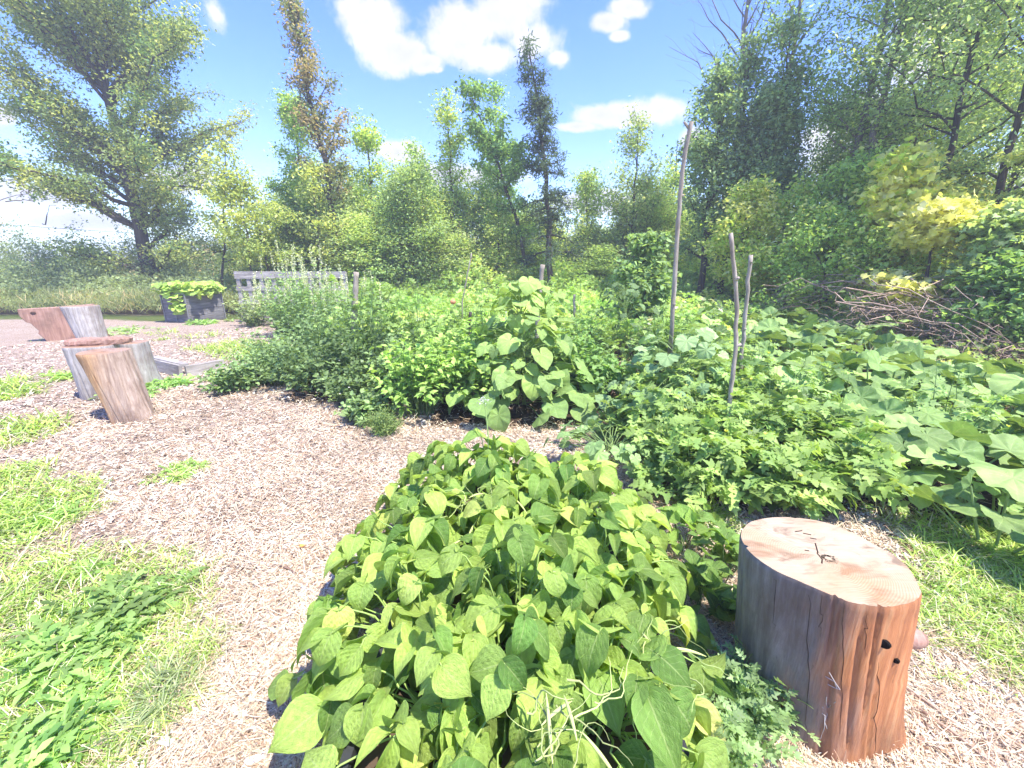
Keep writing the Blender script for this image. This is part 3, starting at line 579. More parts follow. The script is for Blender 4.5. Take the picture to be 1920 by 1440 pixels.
LM = [(540, 'behind the left end of the pallet fence'), (620, 'behind the right end of the pallet fence'), (700, 'just right of the rusty brown tree'), (780, 'between the rusty brown tree and the poplars'), (860, 'below the slender pale green poplar'), (950, 'below the leaning dark leaved tree'), (1030, 'just left of the spruce trunk'), (1110, 'just right of the spruce trunk'), (1190, 'below the airy olive green tree'), (1280, 'left of the tallest pole, far behind it'), (9999, 'right behind the tallest pole')]
LE = [(7.6, 'at the right border behind the pale leafy shrub'), (10.4, 'behind the yellow leaved shrub'), (13.2, 'behind the dead brush heap'), (99, 'behind the light green shrub near the short poles')]
def uniq(keys, deps, words):
    out = {}
    for k in set(keys):
        ids = sorted([i for i in range(len(keys)) if keys[i] == k], key=lambda i: deps[i])
        for j, i in enumerate(ids): out[i] = words[j]
    return out
# sapling wall: six kinds, copied
protos = []
for i, (c1, c2) in enumerate([((.1, .15, .045), (.25, .30, .10)), ((.08, .13, .04), (.2, .26, .09)), ((.11, .16, .04), (.29, .32, .10)), ((.07, .115, .045), (.17, .23, .09)), ((.1, .14, .06), (.23, .27, .13)), ((.07, .11, .045), (.16, .21, .08))]):
    protos.append(tree('thicket_sapling', 'sapling', 'sapling', (0, 22, 0), 5.0, 100 + i, R0=1.3, r0=.045, start=.1, nl=26, ns=7, nleaf=8000, leaf=.098, prof=[full, lambda r: full(r) * (1 - .4 * r), cone, full, lambda r: col_(r) * (1 - .5 * r), full][i], elev=(.3, 1.2), c1=c1, c2=c2, spread=.24))
rng = np.random.default_rng(7); used = [False] * 6; G = 'light green saplings in the thicket beyond the garden'; GL = 'light green sapling among many alike in the thicket beyond the garden'
tops = np.interp
prof_x = [470, 540, 620, 700, 780, 860, 950, 1050, 1120, 1200, 1290]; prof_y = [440, 350, 350, 330, 300, 350, 380, 400, 380, 360, 330]
spots = []
for k in range(48):
    px = 465 + k * 18 + rng.uniform(-9, 9); Y = rng.uniform(15.2, 20.5); ty = np.interp(px, prof_x, prof_y) + rng.uniform(-30, 75) * (1 if Y > 17 else 1.3)
    spots.append((base(px, 400, Y), Ht(px, ty, Y)))
for k in range(14):                                      # second line on the right, inside the forest edge
    Y = 6.0 + k * .8; spots.append(((edge(Y) + rng.uniform(1.2, 2.4), Y, 0), rng.uniform(2.6, 4.4)))
keys = [next(t_ for x_, t_ in LM if (465 + i * 18) < x_) if i < 48 else next(t_ for y_, t_ in LE if p[1] < y_) for i, (p, h) in enumerate(spots)]
wd_ = uniq(keys, [p[1] for p, h in spots], ['nearest light green sapling', 'second nearest light green sapling', 'third light green sapling back', 'fourth light green sapling back', 'fifth sapling back, partly hidden', 'sixth sapling back, mostly hidden', 'farthest sapling, mostly hidden', 'hindmost sapling tip'])
for i, (p, h) in enumerate(spots):
    j = i % 6; s = h / 5; lab = wd_[i] + ' ' + keys[i]; gg = G if i < 48 else 'saplings along the right forest edge'
    if not used[j]:
        used[j] = True; r = protos[j]; r.location = tuple(map(float, p)); r.scale = (max(s * 1.2, 1.1),) * 2 + (s,); r['label'] = lab; r['group'] = gg
    else: dup(protos[j], p, rng.random() * 6.28, max(s * 1.2, 1.1), lab, gg, sz=s)
# far treeline so that no bare horizon shows from the side
mass('treeline', 'distant hazy woodland behind the meadow and thicket', 'woodland', 29, 60000, (-75, 60), (30, 42), lambda x, y: 3.4 * ridge(x, y, 5, .3, 31) * ridge(x, y, 1.4, .2, 32) * np.clip(.55 + .02 * (x + 30), .55, 1.5), .5, SPRIG, (.08, .12, .06), (.17, .22, .1), lowbias=.9, patch=5)
# dead limb at the left border
b = Buf(); rng = np.random.default_rng(91); P = []
for (x0, y0), (x1, y1) in [((-60, 325), (48, 345)), ((-60, 400), (75, 352)), ((10, 378), (72, 375)), ((80, 420), (105, 385)), ((40, 340), (85, 372)), ((55, 350), (30, 372))]:
    A, B = up(x0, y0, 15), up(x1, y1, 15.3); s = np.linspace(0, 1, 7)[:, None]; Q = A * (1 - s) + B * s; Q[1:-1] += rng.normal(0, .07, (5, 3)); P.append(Q)
tubes(b, np.array(P), .016 * (1.3 - np.linspace(0, 1, 7))[None], sides=4)
dt = thing('dead_tree', 'dead grey tree reaching bare twigs in at the left border', 'tree', (0, 0, 0))
tubes(b, np.array([[(-22.3, 15, 0), (-22.1, 15, 2), (-21.6, 15, 4), (-21.2, 15, 6.4)]]), np.array([[.14, .11, .08, .03]]), sides=7)
tubes(b, np.array([[(-22.0, 15, 2.6), up(-60, 400, 15)], [(-21.8, 15, 3.4), up(-60, 325, 15)]]), np.array([[.06, .02], [.05, .02]]), sides=5)
b.obj('branches', M['bark_pale'], dt)
b = Buf(); s = np.linspace(0, 1, 30); A, B = up(-100, 412, 26), up(760, 452, 30); Q = A + (B - A) * s[:, None]; Q[:, 2] -= 1.2 * 4 * s * (1 - s) * .25
tubes(b, Q[None], .014, (.05, .05, .05), 5); tag(b.obj('power_line', M['litter']), 'thin dark overhead wire low across the sky behind the maple', 'power line')

# ------------------------------------------------------------------ timber things
def wood_side(name, cA, cB, cC, axis_mix=None, streak=1.):
    m, t = mat(name); q = NT(t); o = q.coord()
    st = q.noise(1, 9, q.scalev(o, (34, 34, 2.2)), .72, .35); bl = q.noise(3.2, 5, o, .6); sp = q.noise(1, 5, q.scalev(o, (60, 60, 9)), .7)
    base_ = q.ramp(st, [(.3, cA), (.52, cB), (.75, cC)])
    if axis_mix:
        sx = q.n('ShaderNodeSeparateXYZ'); q.l(o, sx.inputs[0])
        f = q.m('ADD', q.m('MULTIPLY', sx.outputs[0], axis_mix[0]), q.m('MULTIPLY', q.m('SUBTRACT', q.noise(1, 5, q.scalev(o, (9, 9, 2.2))), .5), axis_mix[2])); f = q.m('ADD', f, axis_mix[1])
        other = q.ramp(st, [(.3, axis_mix[3]), (.52, axis_mix[4]), (.75, axis_mix[5])]); base_ = q.mix(q.m('MULTIPLY', f, 1, clamp=True), base_, other)
    c = q.mix(q.map(bl, .46, .68, 0, .6), base_, (.12, .07, .045)); c = q.mix(q.map(sp, .62, .72, 0, .5), c, (.07, .045, .035))
    h = q.m('ADD', st, q.m('MULTIPLY', sp, .5)); q.out(q.pbr(c, .68, .35, q.bump(h, .38, .01))); return m
def ring_mat(name, c1, c2, stain, sc_=230, grain=.02):
    m, t = mat(name); q = NT(t); o = q.coord()
    nz = q.n('ShaderNodeTexNoise'); nz.inputs['Scale'].default_value = 5; q.l(o, nz.inputs['Vector'])
    vm = q.n('ShaderNodeVectorMath', operation='MULTIPLY_ADD'); q.l(nz.outputs['Color'], vm.inputs[0]); vm.inputs[1].default_value = (grain * 2.4, grain * 2.4, 0); q.l(o, vm.inputs[2])
    s = q.n('ShaderNodeSeparateXYZ'); q.l(vm.outputs[0], s.inputs[0]); r = q.m('SQRT', q.m('ADD', q.m('MULTIPLY', s.outputs[0], s.outputs[0]), q.m('MULTIPLY', s.outputs[1], s.outputs[1])))
    w_ = q.m('SINE', q.m('MULTIPLY', r, sc_ * 6.28)); ring = q.map(w_, -1, 1)
    c = q.mix(ring, c1, c2)
    saw = q.noise(1, 4, q.scalev(o, (10, 130, 1)), .6); c = q.mix(q.map(saw, .4, .7, 0, .35), c, tuple(v * .6 for v in c1))
    bl = q.noise(7, 6, q.scalev(o, (1, 2.0, 1)), .65, .7); c = q.mix(q.map(bl, .49, .62, 0, .7), c, stain)
    b2 = q.noise(3, 4, o, .6); c = q.mix(q.map(b2, .44, .7, 0, .65), c, (.40, .2, .08))
    q.out(q.pbr(c, .75, .3, q.bump(q.m('ADD', q.m('MULTIPLY', ring, .4), saw), .25, .004))); return m
M['rings'] = ring_mat('cut_wood_rings', (.40, .305, .20), (.48, .38, .265), (.13, .08, .05), sc_=170)
M['rings_worn'] = ring_mat('worn_cut_wood', (.28, .17, .12), (.42, .3, .23), (.14, .07, .05))
M['wet_wood'] = wood_side('stained_wood', (.1, .085, .08), (.2, .175, .165), (.34, .31, .30), (7., 1.5, 2.6, (.25, .09, .038), (.47, .195, .075), (.62, .36, .17)))
M['tan_wood'] = wood_side('tan_wood', (.2, .13, .09), (.4, .3, .23), (.58, .49, .41), (-7, .1, 1.6, (.3, .14, .06), (.52, .31, .15), (.66, .47, .28)))
M['grey_wood'] = wood_side('grey_wood', (.22, .19, .17), (.4, .37, .34), (.6, .57, .54))
M['red_wood'] = wood_side('red_split_wood', (.2, .1, .07), (.36, .21, .155), (.5, .34, .27))
M['dark'] = vcol_mat('dark_matter', .9)
def loft(buf, outs, C=(.3, .3, .3), caps=False):
    outs = np.asarray(outs, float); n, k, _ = outs.shape; i = np.arange(k); j = (i + 1) % k; row = (np.arange(n - 1) * k)[:, None]
    F = np.stack([row + i, row + j, row + k + j, row + k + i], -1).reshape(-1, 4); buf.add(outs.reshape(-1, 3), F, None, C)
    if caps:
        for e, sgn in ((0, -1), (n - 1, 1)): buf.F.append((e * k + i[::sgn])[None].astype(np.int32) + buf.n - n * k)
def smooth_closed(P, n):
    P = np.asarray(P, float); k = len(P); tt = np.arange(n) / n * k; i = tt.astype(int); f = (tt - i)[:, None]
    a, b, c, d = P[(i - 1) % k], P[i % k], P[(i + 1) % k], P[(i + 2) % k]
    return .5 * ((2 * b) + (-a + c) * f + (2 * a - 5 * b + 4 * c - d) * f ** 2 + (-a + 3 * b - 3 * c + d) * f ** 3)
def cap_fan(buf, ring, rings=10, bumpf=None, C=(.5, .4, .3)):
    c = ring.mean(0); n = len(ring); V = [c[None]]
    for g_ in np.linspace(0, 1, rings + 1)[1:]: V.append(c + (ring - c) * g_)
    V = np.concatenate(V); i = np.arange(n); j = (i + 1) % n
    F = np.concatenate([np.stack([1 + r * n + i, 1 + r * n + j, 1 + (r + 1) * n + j, 1 + (r + 1) * n + i], -1) for r in range(rings - 1)])
    if bumpf is not None: V[:, 2] += bumpf(V)
    buf.add(V, F, None, C); buf.F.append(np.stack([0 * i, 1 + i, 1 + j], -1).astype(np.int32) + buf.n - len(V))
def stump(name, label, pos, top, bot, h, side, face, seed, lean=(0, 0), grooves=.006, levels=26, flute=None, dz=None):
    """top / bot: outlines (k,2) about the thing's base; side surface lofted between them, cut face on top"""
    rng = np.random.default_rng(seed); n = 160; T_ = smooth_closed(top, n); B_ = smooth_closed(bot, n); z = np.linspace(0, 1, levels); rings = []
    ang = np.arange(n) / n * 2 * np.pi; gr = sum(rng.normal(0, 1) * np.sin(ang * f + rng.random() * 6) / f ** .5 for f in (5, 9, 14, 23, 37)) * grooves
    crack = np.zeros(n)
    for c_ in rng.integers(0, n, 9): crack[c_] = -.010
    for q_ in z:
        e = q_ ** .8; o = B_ * (1 - e) + T_ * e; cc = o.mean(0); d = nrmz(o - cc); flare = .035 * (1 - q_) ** 4
        bul = sum(rng.normal(0, .35) * np.sin(ang * f + 3 * q_ + seed) for f in (2, 3)) * .002
        o = o + d * (gr * (.6 + .4 * (1 - q_)) + crack * (.3 + .7 * (np.sin(q_ * 5 + np.arange(n)) > -.2)) + flare * (.5 + .5 * np.sin(ang * 3 + seed)) + bul)[:, None]
        zz = q_ * h + (dz(o) * q_ if dz is not None else 0)
        rings.append(np.concatenate([o + np.array(lean) * q_, (np.zeros(n) + zz)[:, None]], 1))
    rings = np.array(rings); t = thing(name, label, 'stump', pos); rings[0, :, 2] = -.03
    e = rings[-1].copy(); cc = e.mean(0); e2 = cc + (e - cc) * .985; e2[:, 2] += .006; e[:, 2] -= .004; rings[-1] = e
    b = Buf(); loft(b, np.concatenate([rings, e2[None]])); b.obj('wood_side', M[side], t)
    b = Buf(); cap_fan(b, e2 + (0, 0, .0005), 12); f = b.obj('cut_face', M[face], t)
    ctr = e2.mean(0)
    me = f.data; me.transform(__import__('mathutils').Matrix.Translation((-ctr[0], -ctr[1], -ctr[2]))); f.location = tuple(map(float, ctr))
    return t, rings
# big stump, right foreground
HS = .575
tp = np.array([at(px, py, HS)[:2] for px, py in [(1387, 1010), (1398, 985), (1440, 973), (1505, 974), (1575, 990), (1640, 1024), (1692, 1055), (1720, 1092), (1727, 1120), (1702, 1137), (1655, 1143), (1590, 1132), (1525, 1106), (1455, 1075), (1408, 1042)]])
bc = np.array([1.09, 1.06]); tp = tp[::-1]
bt = (tp - tp.mean(0)) * 1.0 + tp.mean(0) + (.075, .0)
t, rg = stump('tree_stump', 'large stump with orange brown and grey sides right of the bean bed', (bc[0], bc[1], .0), tp - bc, bt - bc, HS, 'wet_wood', 'rings', 5, grooves=.0038)
def on_side(px, py):
    """nearest surface point of the big stump towards a photo position"""
    o = np.array([0, 0, CAM_H]); d = np.array(ray(px, py)); d = d / np.linalg.norm(d); P = rg.reshape(-1, 3) + (bc[0], bc[1], 0); w_ = P - o; tt = w_ @ d
    dist = np.linalg.norm(w_ - tt[:, None] * d, axis=1) + .05 * tt; return P[dist.argmin()] - (bc[0], bc[1], 0), d
for (px, py, r_) in [(1655, 1205, .0125), (1681, 1241, .007)]:
    p, d = on_side(px, py); b = Buf(); a = np.arange(14) * 2 * np.pi / 14; nn = nrmz(-d * (1, 1, 0)); sx_ = np.cross([0, 0, 1], nn)
    outs = [p + nn * e_ + (np.cos(a)[:, None] * sx_ * 1.35 + np.sin(a)[:, None] * np.array([0, 0, 1])) * r_ * s_ for e_, s_ in ((-.004, 1.1), (.0042, 1.), (.004, .8), (.0038, .3))]
    loft(b, outs, (.012, .008, .006)); b.F.append((3 * 14 + np.arange(14))[None].astype(np.int32)); b.obj('knot_hole', M['dark'], t)
rng = np.random.default_rng(8)    # chalky scratch marks and cracks
for pts in [[(1548, 1268), (1560, 1276), (1572, 1290)], [(1556, 1262), (1566, 1280), (1574, 1288)], [(1549, 1282), (1560, 1288), (1574, 1290)], [(1552, 1308), (1549, 1322), (1556, 1330), (1568, 1316)], [(1546, 1322), (1552, 1336), (1545, 1352), (1550, 1360)], [(1542, 1340), (1549, 1345), (1543, 1362), (1540, 1380)]]:
    b = Buf(); Q = np.array([on_side(*p_)[0] - nrmz(on_side(*p_)[1] * (1, 1, 0)) * .002 for p_ in pts]); tubes(b, Q[None], .0011, (.5, .46, .42), 4); b.obj('scratch_mark', M['litter'], t)
b = Buf()
for x0, ya, x1, yb, r_ in [(1583, 1132, 1576, 1380, .0022), (1648, 1240, 1640, 1420, .0028), (1517, 1110, 1512, 1400, .0022), (1454, 1085, 1452, 1180, .0016), (1625, 1150, 1624, 1230, .0015), (1540, 1120, 1538, 1200, .0012)]:
    s = np.linspace(0, 1, 14); Q = np.array([on_side(x0 + (x1 - x0) * u + rng.normal(0, .6), ya + (yb - ya) * u)[0] - nrmz(on_side(x0, ya)[1] * (1, 1, 0)) * .0005 for u in s]); tubes(b, Q[None], r_ * .4 * np.sin(s * 2.6 + .3)[None], (.03, .018, .012), 4)
b.obj('crack', M['dark'], t)
b = Buf(); s = np.linspace(0, 1, 5); tubes(b, np.array([[(.2, .06, .24), (.27, .07, .225), (.32, .075, .21), (.35, .08, .2)]]), np.array([[.045, .04, .036, .028]]), sides=12, cap=True); b.obj('branch_stub', M['red_wood'], t)
b = Buf(); ct = rg[-1].mean(0)
for pts in [[(1531, 1040), (1541, 1052), (1540, 1060)], [(1528, 1022), (1533, 1040)], [(1518, 1012), (1530, 1014)], [(1508, 1035), (1516, 1036)], [(1490, 1000), (1503, 998)], [(1505, 1003), (1520, 1006)]]:
    Q = np.array([np.append(at(px, py, HS)[:2] - bc, HS + .0065) for px, py in pts]); tubes(b, Q[None], .0022, (.05, .03, .02), 4)
b.obj('check_crack', M['dark'], t)
def circ(r, n=10, sq=(1, 1), j=0, seed=0):
    rg_ = np.random.default_rng(seed); a = np.arange(n) * 2 * np.pi / n; rr = r * (1 + j * rg_.standard_normal(n)); return np.stack([np.cos(a) * rr * sq[0], np.sin(a) * rr * sq[1]], 1)
# left group
t, _ = stump('tree_stump', 'tan stump with smooth barkless sides, nearest of the left stump group', (-3.88, 3.93, 0), circ(.195, j=.05, seed=1), circ(.155, j=.05, seed=2), .69, 'tan_wood', 'rings_worn', 9, lean=(-.14, 0))
t, _ = stump('tree_stump', 'pale grey stump directly behind the tan one', (-4.92, 4.72, 0), circ(.26, j=.05, seed=3), circ(.22, j=.05, seed=4), .62, 'grey_wood', 'rings_worn', 10, lean=(-.03, .0))
t, _ = stump('tree_stump', 'grey knotty stump half hidden behind the right side of the tan stump', (-4.93, 5.22, 0), circ(.17, j=.07, seed=5), circ(.18, j=.05, seed=6), .56, 'grey_wood', 'rings_worn', 11)
b = Buf(); rng = np.random.default_rng(12)
pc = up(192, 645, 4.62); Q = np.array([[-.28, -.07, 0], [-.1, -.12, 0], [.16, -.1, 0], [.3, -.03, 0], [.27, .09, 0], [-.05, .14, 0], [-.26, .08, 0]]); Q = np.append(smooth_closed(Q[:, :2], 40), np.zeros((40, 1)), 1)
nj = rng.normal(0, .004, (4, 40, 3)); rr_ = [Q * (.97, .97, 1), Q + (0, 0, .02), Q * (1, .96, 1) + (0, 0, .05), Q * (.85, .7, 1) + (0, 0, .072)]
loft(b, np.array(rr_) + nj, caps=True); o = b.obj('wood_slab', M['red_wood'], smooth=False); o.location = (-4.86, 4.72, .63); o.rotation_euler = (0, .0, .3)
tag(o, 'red brown slab of wood lying on top of the pale grey stump', 'wood slab')
t, _ = stump('tree_stump', 'tall pale grey log standing upright beside the red split slab', (-8.35, 8.05, 0), circ(.27, j=.05, seed=7), circ(.2, j=.06, seed=8), .80, 'grey_wood', 'rings_worn', 12, lean=(-.1, 0), grooves=.012)
# red split slab
b = Buf(); rng = np.random.default_rng(14); pts = [(-.62, .78), (.5, .84), (.56, .5), (.62, 0), (-.34, -.02), (-.44, .2), (-.46, .36), (-.56, .48), (-.62, .62)]
O = np.array(pts); ev = []
for i in range(len(O)): ev.append(O[i]); ev.append((O[i] + O[(i + 1) % len(O)]) / 2 + rng.normal(0, .012, 2))
O = np.array(ev); F_ = np.stack([O[:, 0], 0 * O[:, 0], O[:, 1]], 1); c0 = F_.mean(0)
loft(b, [c0 + (F_ - c0) * .97 + (0, -.095, 0), F_ + (0, -.08, 0), F_ + (0, .08, 0), c0 + (F_ - c0) * .9 + (0, .14, 0)], caps=True)
sl = thing('split_log', 'thick red brown split slab of log standing on edge, farthest left', 'log', (-9.75, 8.9, 0)); sl.rotation_euler = (0, 0, R(40)); sl.scale = (1.0, .9, .9)
o = b.obj('wood_body', M['red_wood'], sl, smooth=False)
b = Buf(); tubes(b, np.array([[(.28, -.1, .82), (.22, -.1, .5), (.36, -.1, .22), (.4, -.1, .0)]]), np.array([[.012, .014, .012, .008]]), (.05, .025, .02), 5); b.obj('crack', M['dark'], sl)
for x_, z_ in ((-.42, .68), (.47, .3)):
    b = Buf(); a = np.arange(12) * .5236; loft(b, [np.stack([x_ + .045 * s_ * np.cos(a), np.full(12, -.096 - e_), z_ + .035 * s_ * np.sin(a)], 1) for s_, e_ in ((1, 0), (.7, .012), (.2, .014))], (.07, .04, .03)); b.obj('knot', M['dark'], sl)
# planter box of grey boards with wire frame
PB = np.array([-9.75, 12.62, 0]); pb = thing('planter_box', 'tall weathered grey board planter box on the far side of the clearing', 'planter', PB); pb.rotation_euler = (0, 0, R(-16))
rng = np.random.default_rng(15); PW, PD, PH = .9, 1.1, .78
for k in range(4):
    for face in range(4):
        b = Buf(); z_ = .1 + k * .193
        if face < 2: box(b, (0, (-1, 1)[face] * PD / 2, z_), PW, .03, .187, 0, j=.003, rng=rng)
        else: box(b, ((-1, 1)[face - 2] * PW / 2, 0, z_), .03, PD - .034, .187, 0, j=.003, rng=rng)
        b.obj('board', M['board_dark'] if 'board_dark' in M else M['board'], pb, smooth=False)
for sx_ in (-1, 1):
    for sy_ in (-1, 1):
        b = Buf(); box(b, (sx_ * (PW / 2 + .018), sy_ * (PD / 2 + .018), .41), .03, .03, .82, C=(.2, .2, .21)); b.obj('corner_post', M['litter'], pb, smooth=False)
b = Buf(); box(b, (0, -PD / 2 - .03, .41), .02, .02, .8, C=(.3, .3, .3)); box(b, (0, -PD / 2 - .03, .83), PW + .06, .02, .02, C=(.3, .3, .3)); b.obj('metal_frame', M['litter'], pb, smooth=False)
b = Buf(); box(b, (0, 0, .62), PW - .04, PD - .04, .1, C=(.06, .04, .03)); b.obj('soil', M['dark'], pb, smooth=False)
# pallet fence
for i in range(3):
    A = up(448 + i * 66, 545, 12.0); pf = thing('wooden_pallet', ['weathered pallet standing on edge at the left end of the pallet fence', 'weathered pallet in the middle of the fence behind the flowering herbs', 'weathered pallet at the right end of the fence behind the flowering herbs'][i], 'pallet', (A[0] + .55, 12.0 + i * .03, 0), 'pallets stood on edge as a fence'); rng = np.random.default_rng(160 + i)
    for z_, h_ in ((1.36, .19), (.98, .12), (.6, .12), (.2, .12)):
        b = Buf(); box(b, (0, -.06, z_), 1.13, .025, h_, j=.004, rng=rng); b.obj('board', M['board'], pf, smooth=False)
    for x_ in (-.5, -.2, .16, .5):
        b = Buf(); box(b, (x_, 0, .72), .1, .09, 1.42, j=.003, rng=rng); b.obj('upright', M['board'], pf, smooth=False)
# low raised bed frame on the left
A, B, C_ = at(276, 690), at(342, 707), at(415, 694)
rb = thing('garden_bed_frame', 'low weathered board frame of a raised bed in the middle distance', 'garden bed', ((A + B) / 2)); rng = np.random.default_rng(17)
def plank(P0, P1, zc, hh, th_, par, name='board'):
    b = Buf(); d = P1 - P0; L_ = np.hypot(d[0], d[1]); box(b, ((P0 + P1) / 2 - np.array(par.location)) * (1, 1, 0) + (0, 0, zc), L_, th_, hh, math.atan2(d[1], d[0]), j=.004, rng=rng); b.obj(name, M['board'], par, smooth=False)
Dv = C_ + (C_ - B) * .1; Ev = A + (Dv - B)
plank(A, B, .085, .17, .045, rb); plank(B + (.05, .02, 0), Dv, .08, .16, .045, rb); 
A2 = A + np.array([.28, .2, 0]); plank(A + (.02, .12, 0), B + (-.06, .16, 0), .14, .045, .1, rb)
# bean bed container
bb = thing('raised_planter', 'dark grey raised planter bed under the foreground bean plants', 'planter', ((BED[0] + BED[1]) / 2, (BED[2] + BED[3]) / 2, 0)); W_, D_, H_ = BED[1] - BED[0], BED[3] - BED[2], BED[4]
for s_ in (-1, 1):
    b = Buf(); box(b, (s_ * (W_ / 2 - .012), 0, H_ / 2), .024, D_, H_, C=(.035, .037, .04)); b.obj('side_panel', M['litter'], bb, smooth=False)
    b = Buf(); box(b, (0, s_ * (D_ / 2 - .012), H_ / 2), W_ - .052, .024, H_, C=(.035, .037, .04)); b.obj('end_panel', M['litter'], bb, smooth=False)
b = Buf(); box(b, (0, 0, H_ - .06), W_ - .052, D_ - .052, .04, C=(.09, .06, .04)); b.obj('soil', M['dark'], bb, smooth=False)

# ------------------------------------------------------------------ poles and stakes
def pole(name, label, pts, r0, r1, m='pole', nubs=(), cat='pole', fork=None):
    P = np.array(pts, float); b0 = P[0].copy(); P = P - (b0 * (1, 1, 0)); s = np.linspace(0, 1, 22); tt = np.linspace(0, 1, len(P))
    Q = np.stack([np.interp(s, tt, P[:, i]) for i in range(3)], 1); Q[1:-1, :2] += np.random.default_rng(len(label)).normal(0, .0035, (20, 2))
    rr = (r0 + (r1 - r0) * s) * (1 + .07 * np.sin(s * 40)); t = thing(name, label, cat, (b0[0], b0[1], 0)); b = Buf(); tubes(b, Q[None], rr[None], sides=10, cap=True)
    for u in nubs:
        i = int(u * 21); a = u * 50; tubes(b, np.array([[Q[i], Q[i] + (math.cos(a) * .035, math.sin(a) * .035, .02)]]), np.array([[.014, .009]]), sides=7, cap=True)
    b.obj('shaft', M[m], t)
    if fork is not None:
        b = Buf(); tubes(b, np.array([[Q[-2], Q[-2] + np.array(fork)]]), np.array([[r1 * .8, r1 * .6]]), sides=8, cap=True); b.obj('fork', M[m], t)
    return t
Yp = 4.3
pole('garden_pole', 'tallest bare wooden pole with a forked tip', [at(1258, 640, .55) * (1, 1, 0), up(1258, 640, 4.3), up(1270, 430, 4.3), up(1281, 300, 4.25), up(1297, 228, 4.2)], .025, .019, nubs=(.35, .62, .8, .9), fork=(-.06, 0, .06))
pole('garden_pole', 'dark bare pole, front one of the two shorter poles', [up(1367, 780, 2.95) * (1, 1, 0), up(1367, 760, 2.95), up(1378, 680, 2.97), up(1382, 600, 3.0), up(1379, 530, 3.0), up(1370, 437, 3.0)], .0165, .014, nubs=(.5, .85))
pole('garden_pole', 'pinkish bare pole, rear one of the two shorter poles', [up(1388, 690, 4.3) * (1, 1, 0), up(1388, 690, 4.3), up(1397, 590, 4.3), up(1408, 478, 4.3)], .021, .019, nubs=(.6, .97))
pole('garden_stake', 'short thick post wrapped by tomato leaves left of centre', [up(664, 600, 5.9) * (1, 1, 0), up(664, 600, 5.9), up(668, 510, 5.9)], .05, .035, cat='stake')
pole('garden_stake', 'slim dark stake between the pepper bush and the tall vine', [up(880, 660, 5.0) * (1, 1, 0), up(880, 660, 5.0), up(882, 585, 5.0)], .022, .018, 'bark', cat='stake')
pole('garden_stake', 'thin cane slanting up behind the slim dark stake', [up(866, 570, 6.3) * (1, 1, 0), up(866, 570, 6.3), up(884, 475, 6.3)], .012, .009, cat='stake')
pole('garden_stake', 'pinkish stake standing behind the top of the climbing vine', [up(1008, 590, 5.6) * (1, 1, 0), up(1008, 590, 5.6), up(1018, 496, 5.6)], .035, .03, cat='stake')
pole('garden_stake', 'short thin stake right of the climbing vine', [up(1077, 600, 6.5) * (1, 1, 0), up(1077, 600, 6.5), up(1077, 552, 6.5)], .02, .018, cat='stake')
# dead brush heap
rng = np.random.default_rng(18); bp = thing('brush_pile', 'long heap of dead reddish brown branches along the right forest edge', 'brush pile', (7.0, 8.0, 0))
P = []; Rr = []
def arc(A, B, sag, k=9, j=.06):
    s = np.linspace(0, 1, k)[:, None]; Q = A * (1 - s) + B * s + np.array([0, 0, 1]) * sag * 4 * s * (1 - s); Q[1:-1] += rng.normal(0, j, (k - 2, 3)); return Q
for i in range(34):
    A = up(rng.uniform(1640, 1800), rng.uniform(520, 575), rng.uniform(7.2, 8.6)); B = up(rng.uniform(1400, 1580), rng.uniform(530, 585), rng.uniform(8.5, 10)); P.append(arc(A, B, rng.uniform(.0, .35))); Rr.append(rng.uniform(.006, .014))
for i in range(38):
    A = up(rng.uniform(1560, 1760), rng.uniform(520, 600), rng.uniform(6.5, 8)); B = up(rng.uniform(1700, 1920), rng.uniform(540, 680), rng.uniform(5.2, 7)); P.append(arc(A, B, rng.uniform(-.1, .25))); Rr.append(rng.uniform(.004, .011))
for i in range(260):
    u = rng.random(); A = up(1600 + 300 * u + rng.normal(0, 35), 575 + 90 * u + rng.normal(0, 22), 7.6 - 2.4 * u); d_ = rng.normal(0, .4, 3) * (1, 1, .45); P.append(arc(A, A + d_, rng.uniform(-.05, .1), j=.03)); Rr.append(rng.uniform(.002, .006))
P = np.array(P) - (7, 8, 0); P[..., 2] = np.maximum(P[..., 2], .02); b = Buf(); tubes(b, P, np.array(Rr)[:, None] * np.linspace(1.2, .5, 9)[None], sides=4); b.obj('branches', M['deadwood'], bp)
b = Buf(); n = 9000; u = rng.random(n); cx = 4.6 + 4.2 * (1 - u); cy = 3.9 + 5.0 * (1 - u); x = cx + rng.normal(0, .45, n); y = cy + rng.normal(0, .5, n); z = np.abs(rng.normal(0, .16, n))
put(b, NEEDLE, np.stack([x - 7, y - 8, z + .02], 1), rng.normal(0, 1, (n, 3)) * (1, 1, .35), nrmz(rng.normal(0, 1, (n, 3))), rng.uniform(.08, .3, n), cols(rng, n, (.22, .12, .08), (.52, .38, .28), .2), wid=.12, droop=.5); b.obj('dry_stalks', M['litter'], bp)

# faint summer haze over the whole place
hb = Buf(); box(hb, (0, 0, 0), 700, 700, 1); hz_o = hb.obj('haze', M['dark'], smooth=False); hz_o.data.materials.clear()
m, t = mat('haze_air'); q = NT(t); v = q.n('ShaderNodeVolumePrincipled'); v.inputs['Color'].default_value = (.93, .96, 1, 1); v.inputs['Density'].default_value = .005; v.inputs['Anisotropy'].default_value = .1
o_ = q.n('ShaderNodeOutputMaterial'); q.l(v.outputs[0], o_.inputs['Volume']); hz_o.data.materials.append(m)
hz_o.scale = (1, 1, 17); hz_o.location = (0, 0, 7.4); tag(hz_o, kind='stuff', label='faint pale summer haze hanging over the whole garden and trees', cat='haze')

